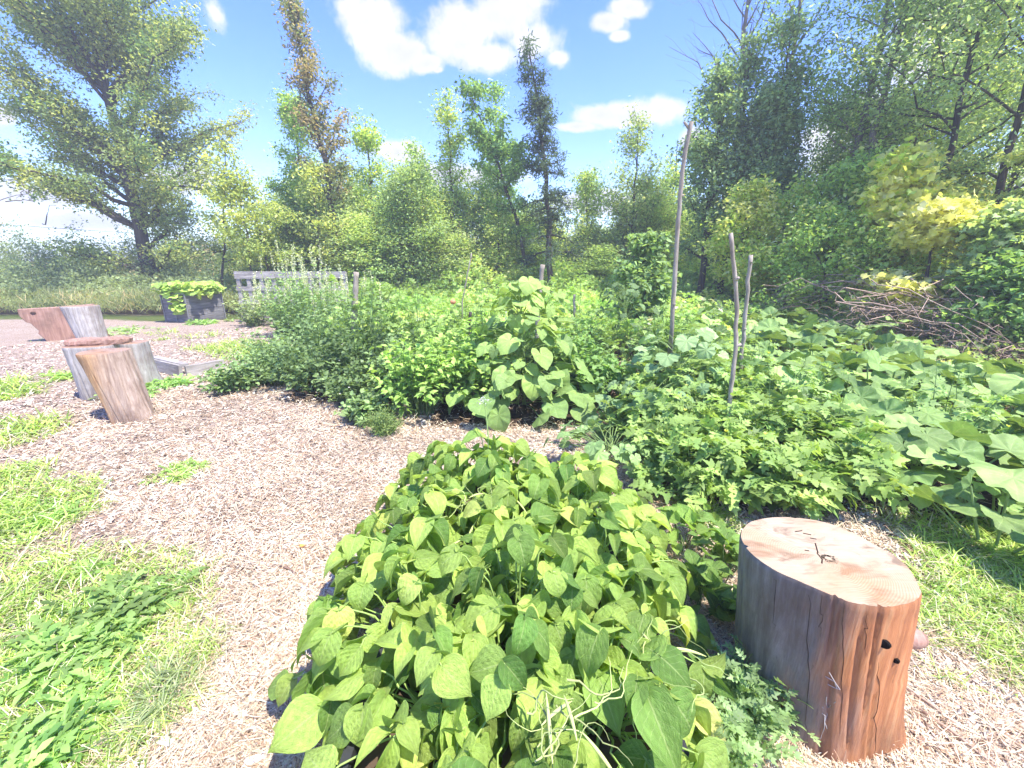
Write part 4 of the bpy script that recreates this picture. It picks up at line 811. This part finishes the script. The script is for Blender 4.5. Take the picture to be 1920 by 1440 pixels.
# ------------------------------------------------------------------ foreground bean plants
def bean_plant(seed, c, R_, Hh, ntri=13, L=(.095, .15), out=(0, 0), hang=.0, stems=True, c1=(.07, .15, .02), c2=(.27, .37, .05), ylw=.14):
    rng = np.random.default_rng(seed); st, lf = Buf(), Buf(); a = np.arange(ntri) * 2.4 + rng.normal(0, .35, ntri); q_ = np.sqrt((np.arange(ntri) + .5) / ntri); rr = R_ * q_ * rng.uniform(.85, 1.15, ntri)
    T0 = np.stack([np.cos(a) * rr + out[0] * q_, np.sin(a) * rr + out[1] * q_, Hh * (1 - .5 * q_ ** 2) * rng.uniform(.42, 1.15, ntri) - hang * q_ ** 2], 1)
    Bp = np.stack([np.cos(a) * .03, np.sin(a) * .03, np.full(ntri, .0)], 1) + rng.normal(0, .01, (ntri, 3)); s = np.linspace(0, 1, 7)
    P = Bp[:, None] + (T0 - Bp)[:, None] * s[None, :, None]; P[..., 2] += (.25 * np.abs(T0[:, 2]) + .02)[:, None] * 4 * s * (1 - s) * .6
    P = wob(rng, P, .004); P[:, -1] = T0; tubes(st, P, .0026 * (1.4 - .6 * s)[None], (.28, .40, .1), 6)
    o = np.stack([np.cos(a), np.sin(a), 0 * a], 1) * (.6 + .0 * q_[:, None]) + np.array([out[0], out[1], 0]) * 3 + rng.normal(0, .35, (ntri, 3)) * (1, 1, 0); o = nrmz(o)
    dn = rng.uniform(.05, .75, ntri)[:, None] + .25 * q_[:, None]
    for k_, (ang, off) in enumerate(((0, .035), (1.35, 0), (-1.35, 0))):
        ca, sa = math.cos(ang), math.sin(ang); oo = np.stack([o[:, 0] * ca - o[:, 1] * sa, o[:, 0] * sa + o[:, 1] * ca, 0 * a], 1) + rng.normal(0, .12, (ntri, 3)) * (1, 1, 0)
        D = nrmz(oo + (0, 0, -1) * dn * (1 if k_ == 0 else .7) + rng.normal(0, .15, (ntri, 3))); Nn = nrmz(np.array([0, 0, 1.]) + oo * dn * .9 + rng.normal(0, .36, (ntri, 3)))
        Pb = T0 + nrmz(o + (0, 0, -1) * dn) * (off if k_ == 0 else 0.0)
        if k_ == 0: tubes(st, np.stack([T0, Pb], 1), .002, (.3, .42, .12), 5)
        Lf = rng.uniform(*L, ntri) * (1 if k_ == 0 else .92) * (1.12 - .25 * rng.random(ntri)); C = cols(rng, ntri, c1, c2, .16); yl = rng.random(ntri) < ylw; C[yl] = np.array((.27, .38, .045)) * (1 + .1 * rng.standard_normal((yl.sum(), 1)))
        put(lf, BEAN, Pb, D, Nn, Lf, C, fold=rng.uniform(-.1, .95, ntri), droop=rng.uniform(.1, 1.7, ntri), crin=rng.uniform(.02, .065, ntri), wid=rng.uniform(.82, 1.08, ntri), rng=rng)
    return st, lf
rows = ['nearest', 'second', 'third', 'fourth', 'fifth', 'farthest']; sides3 = ['at the left edge', 'in the middle', 'at the right edge']
G = 'bean plants in the foreground bed'; seed = 200
for r in range(6):
    for c in range(3):
        seed += 1; rng = np.random.default_rng(seed); x = (-.33, 0.0, .33)[c] * (.6, .74, 1, 1, 1, 1)[r] + rng.normal(0, .02); y = .52 + r * .302 + rng.normal(0, .03)
        out = ((-.15, 0, .11)[c] * (0, .3, 1.15, 1.2, 1.1, .9)[r], -.1 if r == 0 else (.05 if r == 5 else 0)); big = 1.0
        gap = (r, c) in ((2, 2),)
        st, lf = bean_plant(seed, None, .26 * (1 if not gap else .8) * (.8 if r == 0 else 1), (.28, .30, .34, .31, .31, .27)[r] * (.86 if c != 1 else 1.0) * (.75 if (r, c) in ((3, 1), (4, 1), (2, 2)) else 1), ntri=38 if not gap else 24, L=(.08 * big, .146 * big), out=out, hang=(.1 if r == 0 else .2) if c != 1 or r == 0 else .02)
        t = thing('bean_plant', 'bean plant %s of the foreground bed in its %s row' % (sides3[c], rows[r]), 'bean plant', (x, y, BED[4] - .03), G)
        st.obj('stems', M['stem'], t); lf.obj('foliage', M['bean'], t)
# flower stalk leader and pods, withered runners
st, lf = bean_plant(260, None, .10, .36, ntri=5, L=(.1, .14)); t = thing('bean_plant', 'tall pale bean shoot with white buds at the far end of the foreground bed', 'bean plant', (-.13, 2.05, BED[4]), G)
tubes(st, np.array([[(0, 0, 0), (0.0, 0, .3), (-.01, 0, .43), (-.02, .0, .50)]]), np.array([[.005, .004, .003, .002]]), (.32, .45, .14), 6); st.obj('stems', M['stem'], t); lf.obj('foliage', M['bean'], t)
fb = Buf(); rng = np.random.default_rng(3); n = 26; put(fb, OVAL, np.array([-.02, 0, .49]) + rng.normal(0, .012, (n, 3)), rng.normal(0, 1, (n, 3)), rng.normal(0, 1, (n, 3)), .014, np.tile((.8, .75, .68), (n, 1)), fold=.4, wid=1.3); fb.obj('flowers', M['herb'], t)
def runners(name, label, cpt, n, spread, seed, L=.3, r_=.0022, C=(.55, .58, .24)):
    rng = np.random.default_rng(seed); P = []
    for i in range(n):
        p = rng.normal(0, 1, 3) * (spread, spread, spread * .25); d = nrmz(rng.normal(0, 1, 3) * (1, 1, .4)); q_ = [p]
        for k_ in range(13): d = nrmz(d + rng.normal(0, .38, 3) * (1, 1, .5)); p = p + d * L / 13; q_.append(p)
        P.append(q_)
    P = np.array(P); P[..., 2] = np.abs(P[..., 2]) ; P[..., 2] *= .7; b = Buf(); tubes(b, P, rng.uniform(.6, 1.5, (n, 1)) * r_ * np.linspace(1.4, .35, 14)[None], cols(rng, n, C, (.42, .5, .16), .15), 6)
    t = thing(name, label, 'bean vine', cpt); b.obj('runners', M['stem'], t); 
    for i in range(max(4, n // 5)):
        b = Buf(); A = rng.normal(0, 1, 3) * (spread, spread, .01) + (0, 0, .02); s = np.linspace(0, 1, 8)[:, None]; d = nrmz(rng.normal(0, 1, 3) * (1, 1, .5)) * rng.uniform(.09, .14); tubes(b, (A + d * s + np.array([0, 0, -.03]) * s ** 2)[None], .0045 * np.sin(np.linspace(.25, 2.95, 8))[None], (.5, .56, .2), 7); b.obj('pod', M['stem'], t)
runners('bean_runners', 'tangle of yellowed bean runners and pods at the front edge of the bed', at(1050, 1370, .48), 12, .05, 31, L=.2, r_=.0016, C=(.38, .42, .16))
runners('bean_runners', 'pale green bean stalks with long pods near the large stump', at(1235, 1245, .40), 11, .05, 32, L=.2, r_=.0016, C=(.4, .48, .17))
runners('bean_runners', 'pale bare bean stalks in the gap near the far middle of the bed', at(900, 960, .40), 20, .08, 33, L=.2, r_=.0014, C=(.42, .5, .18))
# weeds at the stump's foot
for px, py, R_, H_, lab, kw in [
    (1390, 1330, .17, .2, 'jagged leaved weed between the bean bed and the large stump', dict(ns=42, per=9, leaf=.07, t=TOMATO, c1=(.1, .17, .06), c2=(.2, .3, .12))),
    (1300, 1430, .16, .2, 'jagged leaved weed at the front right corner of the bean bed', dict(ns=36, per=9, leaf=.07, t=TOMATO, c1=(.09, .16, .05), c2=(.2, .3, .11))),
    (1350, 1075, .2, .26, 'dark veined bean seedling clump left of the large stump', dict(ns=14, per=4, leaf=.1, t=BEANLO, c1=(.05, .11, .02), c2=(.16, .27, .04), lo=.5)),
    (1310, 1130, .16, .22, 'low leafy bean clump between the planter and the large stump', dict(ns=12, per=4, leaf=.1, t=BEANLO, c1=(.05, .11, .02), c2=(.16, .27, .04), lo=.5)),
    (1400, 1190, .12, .24, 'small leafy bean plant touching the left side of the large stump', dict(ns=9, per=4, leaf=.1, t=BEANLO, c1=(.08, .16, .03), c2=(.24, .36, .04), lo=.5)),
    (1290, 1010, .2, .22, 'low bean plant at the far right corner of the bean bed', dict(ns=14, per=4, leaf=.1, t=BEANLO, c1=(.08, .16, .03), c2=(.22, .34, .04), lo=.5))]:
    p = at(px, py, .05); lm = 'bean' if kw['t'] is BEANLO else 'herb'
    bush('leafy_weed' if lm == 'herb' else 'bean_plant', lab, 'weed' if lm == 'herb' else 'bean plant', (p[0], p[1], 0), int(px), Hh=H_, Rr=R_, lm=lm, stemr=.003, **kw)
# ground weeds on the path, left
def rosette(name, label, pos, R_, n, leaf, seed, tm=TOOTH, c1=(.1, .2, .03), c2=(.26, .38, .08), k=1, wid=1.):
    rng = np.random.default_rng(seed); b = Buf(); a = rng.random(n) * 6.28; ctr = rng.normal(0, R_ * .45, (k, 3)) * (1, 1, 0); ci = rng.integers(0, k, n); P = ctr[ci] + np.stack([np.cos(a), np.sin(a), 0 * a], 1) * .01 + (0, 0, .012)
    D = np.stack([np.cos(a), np.sin(a), rng.uniform(.2, 1.5, n)], 1); put(b, tm, P, D, np.tile([0, 0, 1.], (n, 1)) + rng.normal(0, .2, (n, 3)), leaf * rng.uniform(.5, 1.2, n), cols(rng, n, c1, c2, .15), fold=rng.uniform(.1, .8, n), droop=rng.uniform(.4, 2.2, n), crin=.09, rng=rng, wid=wid)
    o = b.obj(name, M['herb']); o.location = tuple(map(float, pos)); return tag(o, label, 'weed')
rosette('dandelion_weed', 'large cluster of toothed dandelion leaves in the lower left grass', at(215, 1160, .0), .24, 620, .11, 41, k=26, c1=(.075, .135, .03), c2=(.18, .27, .06))
rosette('dandelion_weed', 'second dandelion cluster nearer the left border of the photo', at(95, 1250, .0), .2, 400, .11, 42, k=20, wid=.75, c1=(.08, .17, .03), c2=(.22, .34, .07))
rosette('dandelion_weed', 'dandelion cluster spreading at the bottom left corner', at(60, 1400, .0), .18, 320, .11, 43, k=16, wid=.75, c1=(.08, .17, .03), c2=(.22, .34, .07))
rosette('low_weed', 'isolated low green weed alone on the wood chip path', at(343, 885, .0), .17, 330, .07, 44, k=18, c1=(.12, .22, .03), c2=(.3, .42, .08))
rosette('dandelion_weed', 'toothed weed patch beside the dark litter left of the path', at(110, 965, .0), .18, 200, .09, 45, k=14, wid=.75)
rosette('flat_weed', 'star shaped flattened grass weed with pale centre on the path', at(310, 1310, .0), .13, 420, .1, 46, tm=NEEDLE, k=9, c1=(.10, .14, .06), c2=(.26, .29, .15), wid=.2)
rosette('low_weed', 'low green weed right behind the foot of the pale grey stump', at(120, 708, .0), .3, 160, .14, 47, k=8)
rosette('low_weed', 'leafy weed in front of the low board frame, left part', at(325, 725, .0), .5, 330, .16, 48, k=16, tm=TOOTH, c1=(.09, .19, .04), c2=(.22, .36, .08))
rosette('low_weed', 'pale creeping weed patch beside the tall grey log', at(215, 625, .0), .8, 300, .2, 49, k=20, c1=(.14, .22, .1), c2=(.3, .4, .2))
rosette('low_weed', 'creeping weed at the foot of the grey planter box', at(380, 607, .0), .5, 240, .2, 50, k=14, c1=(.1, .2, .05), c2=(.25, .38, .1))
rosette('low_weed', 'lone seedling with upright stem above the dandelion cluster', at(180, 1075, .0), .05, 60, .09, 51, k=4)
for px, py, lab, c_ in [(563, 1030, 'small orange fallen leaf beside the bean bed', (.75, .22, .02)), (236, 1113, 'small red orange fallen leaf above the dandelion cluster', (.7, .14, .05))]:
    b = Buf(); put(b, BEANLO, [(0, 0, .02)], [(1, .3, .2)], [(0, -.3, 1)], .028, [c_], fold=.4, droop=.8); o = b.obj('fallen_leaf', M['herb']); p = at(px, py); o.location = tuple(map(float, p)); tag(o, lab, 'leaf')
# larger pale chips and sticks
rng = np.random.default_rng(52)
for px, py, L_, lab in [(480, 1425, .06, 'pale flat wood chip lying at the bottom edge of the path'), (310, 1392, .05, 'pale curled wood chip in the lower left straw'), (240, 1020, .07, 'long pale wood chip on the path near the left grass'), (1740, 1330, .16, 'brown stick lying on the chips right of the large stump'), (1790, 1390, .2, 'second brown stick, lower one right of the large stump'), (540, 1070, .12, 'dark thin twig lying left of the bean bed')]:
    b = Buf(); a = rng.uniform(-.4, .9) ; s_ = 'stick' in lab or 'twig' in lab
    if s_: tubes(b, np.array([[(-L_ / 2, 0, .012), (0, .006, .016), (L_ / 2, 0, .012)]]), np.array([[.006, .005, .003]]), (.42, .3, .22) if 'dark' not in lab else (.2, .13, .1), 7, cap=True)
    else: box(b, (0, 0, .012), L_, L_ * .35, .006, C=(.66, .58, .52), j=.0015, rng=rng)
    o = b.obj('stick' if s_ else 'wood_chip', M['litter'], smooth=s_); p = at(px, py); o.location = (float(p[0]), float(p[1]), float(hgt(p[0], p[1])) + .006); o.rotation_euler = (0, .05, -.9 + a if s_ else a); tag(o, lab, 'stick' if s_ else 'wood chip')

# ------------------------------------------------------------------ middle beds
for x, y, R_, H_, lab, sd_ in [(-.98, 4.05, .55, .78, 'bright green pepper bush at the left of the dense middle bed', 301), (-.42, 4.2, .5, .84, 'bright green pepper bush between the left pepper bush and the vine', 302), (-.72, 4.75, .5, .86, 'pepper bush behind the other two pepper bushes', 303), (.95, 4.35, .5, .62, 'fine leaved dark pepper bush right of the climbing vine', 304), (.75, 5.0, .6, .8, 'fine leaved pepper bush behind the climbing vine', 305)]:
    bush('pepper_plant', lab, 'pepper plant', (x, y, 0), sd_, 'pepper bushes in the middle bed', Hh=H_, Rr=R_, ns=80, per=15, leaf=.105, t=LANCE, c1=(.08, .17, .03), c2=(.25, .37, .06) if x < .5 else (.15, .25, .06), wid=1.15, up_=.1, dr=1.1, lo=.3, tilt=.35, crin=.03)
# climbing heart leaved vine
def heart_plant(name, label, pos, seed, n, R_, H_, L, c1, c2, tm=HEART, z0=.12, lm='broad', taper=.6, back=0, low=.0):
    rng = np.random.default_rng(seed); st, lf = Buf(), Buf(); z = z0 + (H_ - z0) * rng.random(n) ** (1.5 if n > 200 else .9); a = rng.random(n) * 6.283; rr = R_ * (1 - taper * (z / H_) ** 1.3) * rng.uniform(.55, 1.1, n)
    P = np.stack([np.cos(a) * rr, np.sin(a) * rr, z], 1); o = np.stack([np.cos(a), np.sin(a), 0 * a], 1); s = np.linspace(0, 1, 5)
    B = np.stack([np.cos(a) * .04, np.sin(a) * .04, np.maximum(z - .12, .02)], 1); Q = B[:, None] + (P - B)[:, None] * s[None, :, None]; Q[..., 2] += .04 * 4 * s * (1 - s); tubes(st, Q, .0028, (.2, .3, .09), 5)
    k_ = 7; zz = np.linspace(0, 1, 9); S = np.stack([np.stack([.05 * np.cos(i + zz * 7) + .12 * (i / k_ - .5) * zz, .05 * np.sin(i * 2 + zz * 6), zz * H_ * (.75 + .25 * ((i * 37) % 10) / 10)], 1) for i in range(k_)]); tubes(st, S, .005 * (1.3 - zz)[None], (.24, .34, .1), 6)
    dn = rng.uniform(-.1, 1.1, n)[:, None]; D = nrmz(o + (0, 0, -1) * dn + rng.normal(0, .45, (n, 3))); Nn = nrmz(np.array([0, 0, .8]) + o * (.4 + dn * .6) + rng.normal(0, .2, (n, 3))); f = rng.random((n, 1)) * .5 + .5 * (z / H_)[:, None] ** 2
    C = (np.array(c1) * (1 - f) + np.array(c2) * f) * (1 + .12 * rng.standard_normal((n, 1)))
    put(lf, tm, P, D, Nn, L * rng.uniform(.5, 1.15, n) * (1.12 - .4 * z / H_), np.clip(C, .01, .8), fold=rng.uniform(-.1, .35, n), droop=rng.uniform(.1, .9, n), crin=.02, rng=rng)
    t = thing(name, label, 'vine' if 'vine' in name else 'plant', pos); st.obj('stems', M['stem'], t); lf.obj('foliage', M[lm], t); return t
heart_plant('climbing_vine', 'tall climbing bean vine with big heart shaped leaves in the middle bed', (.10, 4.35, 0), 310, 210, .88, 1.36, .215, (.10, .19, .05), (.30, .42, .07), taper=.8)
heart_plant('climbing_vine', 'leafy top shoots of a vine on the pinkish stake behind the tall vine', (.35, 4.6, 0), 311, 45, .42, 1.38, .15, (.12, .22, .05), (.32, .42, .06), taper=.5)
heart_plant('cucumber_vine', 'cucumber vine with grey green leaves around the foot of the tallest pole', (1.68, 4.0, 0), 312, 60, .6, .92, .22, (.10, .19, .07), (.26, .37, .15), tm=SQUASH, taper=.4)
heart_plant('cucumber_vine', 'dark cucumber vine between the climbing vine and the tallest pole', (1.25, 3.5, 0), 313, 45, .55, .5, .2, (.08, .16, .06), (.2, .3, .12), tm=SQUASH, taper=.3)
heart_plant('cucumber_vine', 'cucumber vine trailing just beyond the far right of the bean bed', (.75, 2.85, 0), 314, 42, .5, .32, .15, (.1, .2, .06), (.24, .36, .12), tm=SQUASH, taper=.2)
heart_plant('climbing_vine', 'leafy heart leaved mound left of the tallest pole base farther back', (2.0, 7.2, 0), 315, 90, .7, 1.25, .18, (.06, .11, .04), (.13, .2, .07), taper=.5)
# tomatoes
G = 'tomato plants sprawling between bean bed and squash patch'; YF = (6, (.8, .55, .02), .022, .7)
for x, y, R_, H_, lab, sd_ in [(1.20, 2.55, .42, .40, 'tomato plant behind the far right corner of the bean bed', 320), (1.62, 2.35, .45, .42, 'tomato plant directly behind the large stump', 321), (2.05, 2.4, .45, .42, 'tomato plant behind the right side of the large stump', 322), (1.45, 2.95, .45, .46, 'tomato plant left of the foot of the dark short pole', 323), (1.95, 2.9, .45, .44, 'tomato plant right of the foot of the dark short pole', 324), (2.4, 2.75, .45, .42, 'tomato plant squeezed against the squash patch', 325),
                              (1.15, 3.2, .45, .45, 'tomato plant between the pepper bush and the dark short pole', 326), (1.9, 3.55, .5, .55, 'tomato plant between the two shorter poles', 327), (1.5, 3.9, .5, .5, 'tomato plant in front of the tallest pole', 328), (2.3, 4.2, .5, .6, 'tomato plant right of the pinkish pole', 329)]:
    bush('tomato_plant', lab, 'tomato plant', (x, y, 0), sd_, G, Hh=H_, Rr=R_, ns=46, per=8, leaf=.2, t=TOMATO, c1=(.055, .12, .028), c2=(.22, .31, .06), up_=.15, dr=1.0, lo=.25, tilt=.35, stemr=.004, flowers=YF, hvar=.5)
for x, y, R_, H_, lab, sd_ in [(-.5, 5.35, .55, 1.0, 'staked tomato plant with green fruit behind the pepper bushes', 330), (-2.05, 5.75, .75, 1.25, 'tall leggy tomato plant wrapped round the thick post', 331), (-1.35, 6.0, .75, .95, 'tomato plant right of the thick post', 332), (.4, 6.2, .7, .9, 'tomato plant behind the climbing vine', 333), (1.2, 6.4, .7, .85, 'tomato plant right behind the thin short stake', 334), (-.5, 6.9, .8, .95, 'tomato plant at the back of the middle beds', 335), (2.1, 5.4, .7, .85, 'tomato plant behind the tallest pole', 336)]:
    bush('tomato_plant', lab, 'tomato plant', (x, y, 0), sd_, None, Hh=H_, Rr=R_, ns=60, per=11, leaf=.17, t=TOMATO, c1=(.06, .125, .03), c2=(.22, .32, .065), up_=.2, dr=.8, lo=.15, tilt=.5, stemr=.006, hvar=.5)
for px, py, lab in [(849, 566, 'pale red ripening tomato hanging in the plant, left one'), (860, 572, 'green tomato hanging in the plant, right one')]:
    P = up(px, py, 4.85); b = Buf(); u = np.linspace(0, np.pi, 9); v = np.linspace(0, 2 * np.pi, 15)[:-1]; r_ = .033
    loft(b, [np.stack([r_ * math.sin(a_) * (1 + .05 * np.cos(5 * v)) * np.cos(v), r_ * math.sin(a_) * (1 + .05 * np.cos(5 * v)) * np.sin(v), np.full(14, -r_ * .85 * math.cos(a_))], 1) for a_ in u + 1e-3], (.6, .25, .12) if 'red' in lab else (.3, .42, .12))
    o = b.obj('tomato', M['stem']); o.location = tuple(map(float, P)); tag(o, lab, 'tomato')
# nightshade like dark bushes, left of the middle bed
for x, y, R_, H_, lab, sd_, dk in [(-1.75, 5.05, .75, 1.0, 'dark leaved bush beside the pepper bushes, the darkest of the row', 340, 1), (-2.45, 4.95, .7, .72, 'dark bush spilling over the path edge in front of the herb rows', 341, .7), (-3.15, 5.3, .7, .5, 'low grey green sprawling bush near the board frame', 342, .3), (-3.5, 5.0, .5, .32, 'lowest sprawling bush tip reaching left on the chips', 343, .3), (-2.7, 5.9, .8, .98, 'grey green bush behind the path edge bushes', 344, .4), (-3.6, 6.2, .8, .5, 'low green bush inside the board frame', 345, .2), (-1.75, 4.45, .45, .42, 'small dark bush touching the left pepper bush', 346, .9), (-3.3, 7.0, .9, 1.05, 'broad grey green bush behind the board frame', 347, .3), (-1.35, 4.55, .35, .55, 'narrow pale shoot bush between dark bush and peppers', 348, .3), (-1.45, 3.85, .3, .25, 'low pale herb at the left foot of the pepper bush', 349, .3)]:
    c2 = np.array((.21, .31, .11)) * (1 - dk * .45); bush('nightshade_bush', lab, 'bush', (x, y, 0), sd_, None, Hh=H_, Rr=R_, ns=95, per=13, leaf=.085, t=LANCE, c1=np.array((.07, .13, .045)) * (1 - dk * .35), c2=c2, wid=1.25, up_=.2, dr=.7, lo=.1, tilt=.5, flowers=(10, (.75, .72, .6), .016, .6), hvar=.5)
bush('feathery_weed', 'small feathery weed on the path at the foot of the pepper bush', 'weed', (-1.17, 3.45, 0), 350, Hh=.24, Rr=.2, ns=60, per=24, leaf=.035, t=NEEDLE, c1=(.08, .14, .03), c2=(.2, .26, .07), lo=.2)
# flowering herbs with pale spikes
for x, y, R_, H_, lab, sd_ in [(-5.1, 9.4, .95, 1.25, 'flowering herb clump with pale spikes in front of the pallet fence, leftmost', 360), (-4.3, 8.9, .95, 1.25, 'flowering herb clump with pale spikes, middle one of the row', 361), (-3.3, 8.6, .95, 1.12, 'flowering herb clump with pale spikes, nearest the thick post', 362)]:
    rng = np.random.default_rng(sd_); wd, lf, P = bush_geo(rng, H_, R_, ns=120, per=15, leaf=.1, t=LANCE, c1=(.07, .14, .035), c2=(.22, .34, .1), hvar=.4, lo=.05, lean=.9)
    fb = Buf(); n = 34; i = rng.integers(0, 120, n); tip = P[i, -1]; s = np.linspace(0, 1, 4); dr_ = nrmz(rng.normal(0, .12, (n, 3)) + (0, 0, 1)) * rng.uniform(.25, .5, n)[:, None]; Q = tip[:, None] + dr_[:, None] * s[None, :, None]; tubes(fb, Q, .004, (.34, .36, .2), 4)
    m_ = 40; u = rng.random((n, m_)); q_ = (tip[:, None] + dr_[:, None] * u[..., None] + rng.normal(0, .014, (n, m_, 3))).reshape(-1, 3); put(fb, OVAL, q_, rng.normal(0, 1, (len(q_), 3)), nrmz(rng.normal(0, 1, (len(q_), 3))), .035, cols(rng, len(q_), (.3, .33, .2), (.52, .52, .4), .1), fold=.2)
    t = thing('flowering_herb', lab, 'herb', (x, y, 0)); wd.obj('stems', M['stem'], t); lf.obj('foliage', M['herb'], t); fb.obj('flower_spikes', M['herb'], t)
bush('tall_weed', 'pale tall weed clump in front of the left end of the pallet fence', 'weed', (-7.1, 11.2, 0), 363, Hh=.9, Rr=.7, ns=70, per=14, leaf=.1, t=LANCE, c1=(.1, .15, .05), c2=(.3, .36, .16), hvar=.4, lo=.05)
bush('tall_weed', 'pale tall weed clump in front of the middle of the pallet fence', 'weed', (-6.0, 11.1, 0), 364, Hh=1.0, Rr=.7, ns=70, per=14, leaf=.1, t=LANCE, c1=(.09, .15, .05), c2=(.26, .33, .14), hvar=.4, lo=.05)
# planter vine
vt = heart_plant('planter_vine', 'bright yellow green leafy vine overflowing the grey planter box', (PB[0], PB[1], .68), 365, 60, .7, .45, .2, (.22, .34, .04), (.4, .52, .06), taper=.1, z0=.02)
rng = np.random.default_rng(366); n = 380; b = Buf(); x = rng.uniform(-.62, .62, n); y = rng.uniform(-.72, .72, n); P = np.stack([x, y, .12 + .34 * rng.random(n) * (1 - (x / .8) ** 2 * .4)], 1)
k_ = 26; P[:k_] = np.stack([rng.uniform(-.1, .25, k_), np.full(k_, -.72), rng.uniform(-.45, .1, k_)], 1)
put(b, HEART, P, rng.normal(0, 1, (n, 3)) * (1, 1, .3) + (0, -.5, -.2), nrmz(rng.normal(0, .35, (n, 3)) + (0, -.35, 1)), rng.uniform(.12, .24, n), cols(rng, n, (.2, .32, .04), (.4, .52, .06), .12), fold=.2, droop=.6); b.obj('trailing_leaves', M['broad'], vt)

# ------------------------------------------------------------------ squash patch
def squash_geo(seed, n=24, R_=.64, H_=.56, L=(.19, .34)):
    rng = np.random.default_rng(seed); st, lf = Buf(), Buf(); a = np.arange(n) * 2.4 + rng.normal(0, .3, n); q_ = np.sqrt((np.arange(n) + .6) / n); rr = R_ * q_ * rng.uniform(.85, 1.15, n); T0 = np.stack([np.cos(a) * rr, np.sin(a) * rr, H_ * rng.uniform(.6, 1.1, n) * (1 - .25 * q_ ** 3)], 1)
    B = T0 * (.45, .45, 0) + (0, 0, .02); s = np.linspace(0, 1, 6); Q = B[:, None] + (T0 - B)[:, None] * s[None, :, None]; tubes(st, Q, .008 * (1.2 - .5 * s)[None], (.26, .38, .14), 7)
    o = np.stack([np.cos(a), np.sin(a), 0 * a], 1); D = nrmz(o + rng.normal(0, .5, (n, 3)) * (1, 1, 0) + (0, 0, -1) * rng.uniform(-.15, .5, n)[:, None]); Nn = nrmz(rng.normal(0, .34, (n, 3)) + (0, 0, 1) + o * .15)
    put(lf, SQUASH, T0, D, Nn, rng.uniform(*L, n), cols(rng, n, (.085, .17, .035), (.23, .33, .09), .16), fold=rng.uniform(-.2, .6, n), droop=rng.uniform(-.3, 1.2, n), crin=rng.uniform(.03, .1, n), rng=rng)
    # small young leaves at the crown, a runner with tendrils, flowers
    m_ = 8; a = rng.random(m_) * 6.28; P = np.stack([np.cos(a) * R_ * .5 * rng.random(m_), np.sin(a) * R_ * .5 * rng.random(m_), H_ * rng.uniform(.4, .8, m_)], 1); put(lf, SQUASH, P, np.stack([np.cos(a), np.sin(a), 0 * a + .3], 1), nrmz(rng.normal(0, .4, (m_, 3)) + (0, 0, 1)), .12, cols(rng, m_, (.16, .27, .07), (.3, .42, .12), .1), fold=.4, droop=.4, crin=.05, rng=rng)
    return st, lf
rng = np.random.default_rng(19); sproto = []
patch = []   # y, list of x, row words
rowdef = [(1.95, 2.75, 3.35, 2, 'front row'), (2.55, 2.75, 3.85, 2, 'second row'), (3.2, 2.8, 4.35, 3, 'third row'), (3.95, 2.9, 4.6, 3, 'fourth row'), (4.8, 2.9, 5.1, 3, 'fifth row'), (5.8, 2.7, 5.6, 3, 'sixth row'), (7.0, 3.0, 6.2, 3, 'seventh row'), (8.4, 4.0, 6.9, 3, 'second row from the back'), (10.0, 4.8, 7.8, 3, 'back row')]
words = {2: ['left plant', 'right plant'], 3: ['left plant', 'middle plant', 'right plant']}
cnt = 0
for (y, xa, xb, n, rw) in rowdef:
    for i in range(n):
        x = xa + (xb - xa) * i / (n - 1) + rng.normal(0, .05); lab = 'broad leaved squash plant, %s in the %s of the patch' % (words[n][i], rw); s = (.72, .82, .92, 1, 1, 1.05, 1.1, 1.15, 1.2)[rowdef.index((y, xa, xb, n, rw))] * rng.uniform(.93, 1.07)
        if cnt < 6:
            st, lf = squash_geo(400 + cnt); t = thing('squash_plant', lab, 'squash plant', (x, y, 0), 'squash plants in the patch on the right'); t.rotation_euler = (0, 0, rng.random() * 6.28); t.scale = (s, s, s * .92); st.obj('stems', M['stem'], t); lf.obj('foliage', M['broad'], t); sproto.append(t)
        else: dup(sproto[cnt % 6], (x, y + rng.normal(0, .08), 0), rng.random() * 6.28, s, lab)
        cnt += 1
# loose fine foliage woven between the squash
for x, y, lab, sd_ in [(2.55, 3.5, 'fine leaved tomato plant woven into the left edge of the squash patch', 370), (2.75, 4.6, 'fine leaved tomato plant farther back in the left edge of the squash patch', 371), (3.3, 2.9, 'fine leaved tomato plant amid the near squash leaves', 372)]:
    bush('tomato_plant', lab, 'tomato plant', (x, y, 0), sd_, None, Hh=.62, Rr=.5, ns=36, per=8, leaf=.16, t=TOMATO, c1=(.1, .18, .05), c2=(.24, .34, .1), up_=.2, dr=.8, lo=.3, stemr=.005, hvar=.5, flowers=YF)
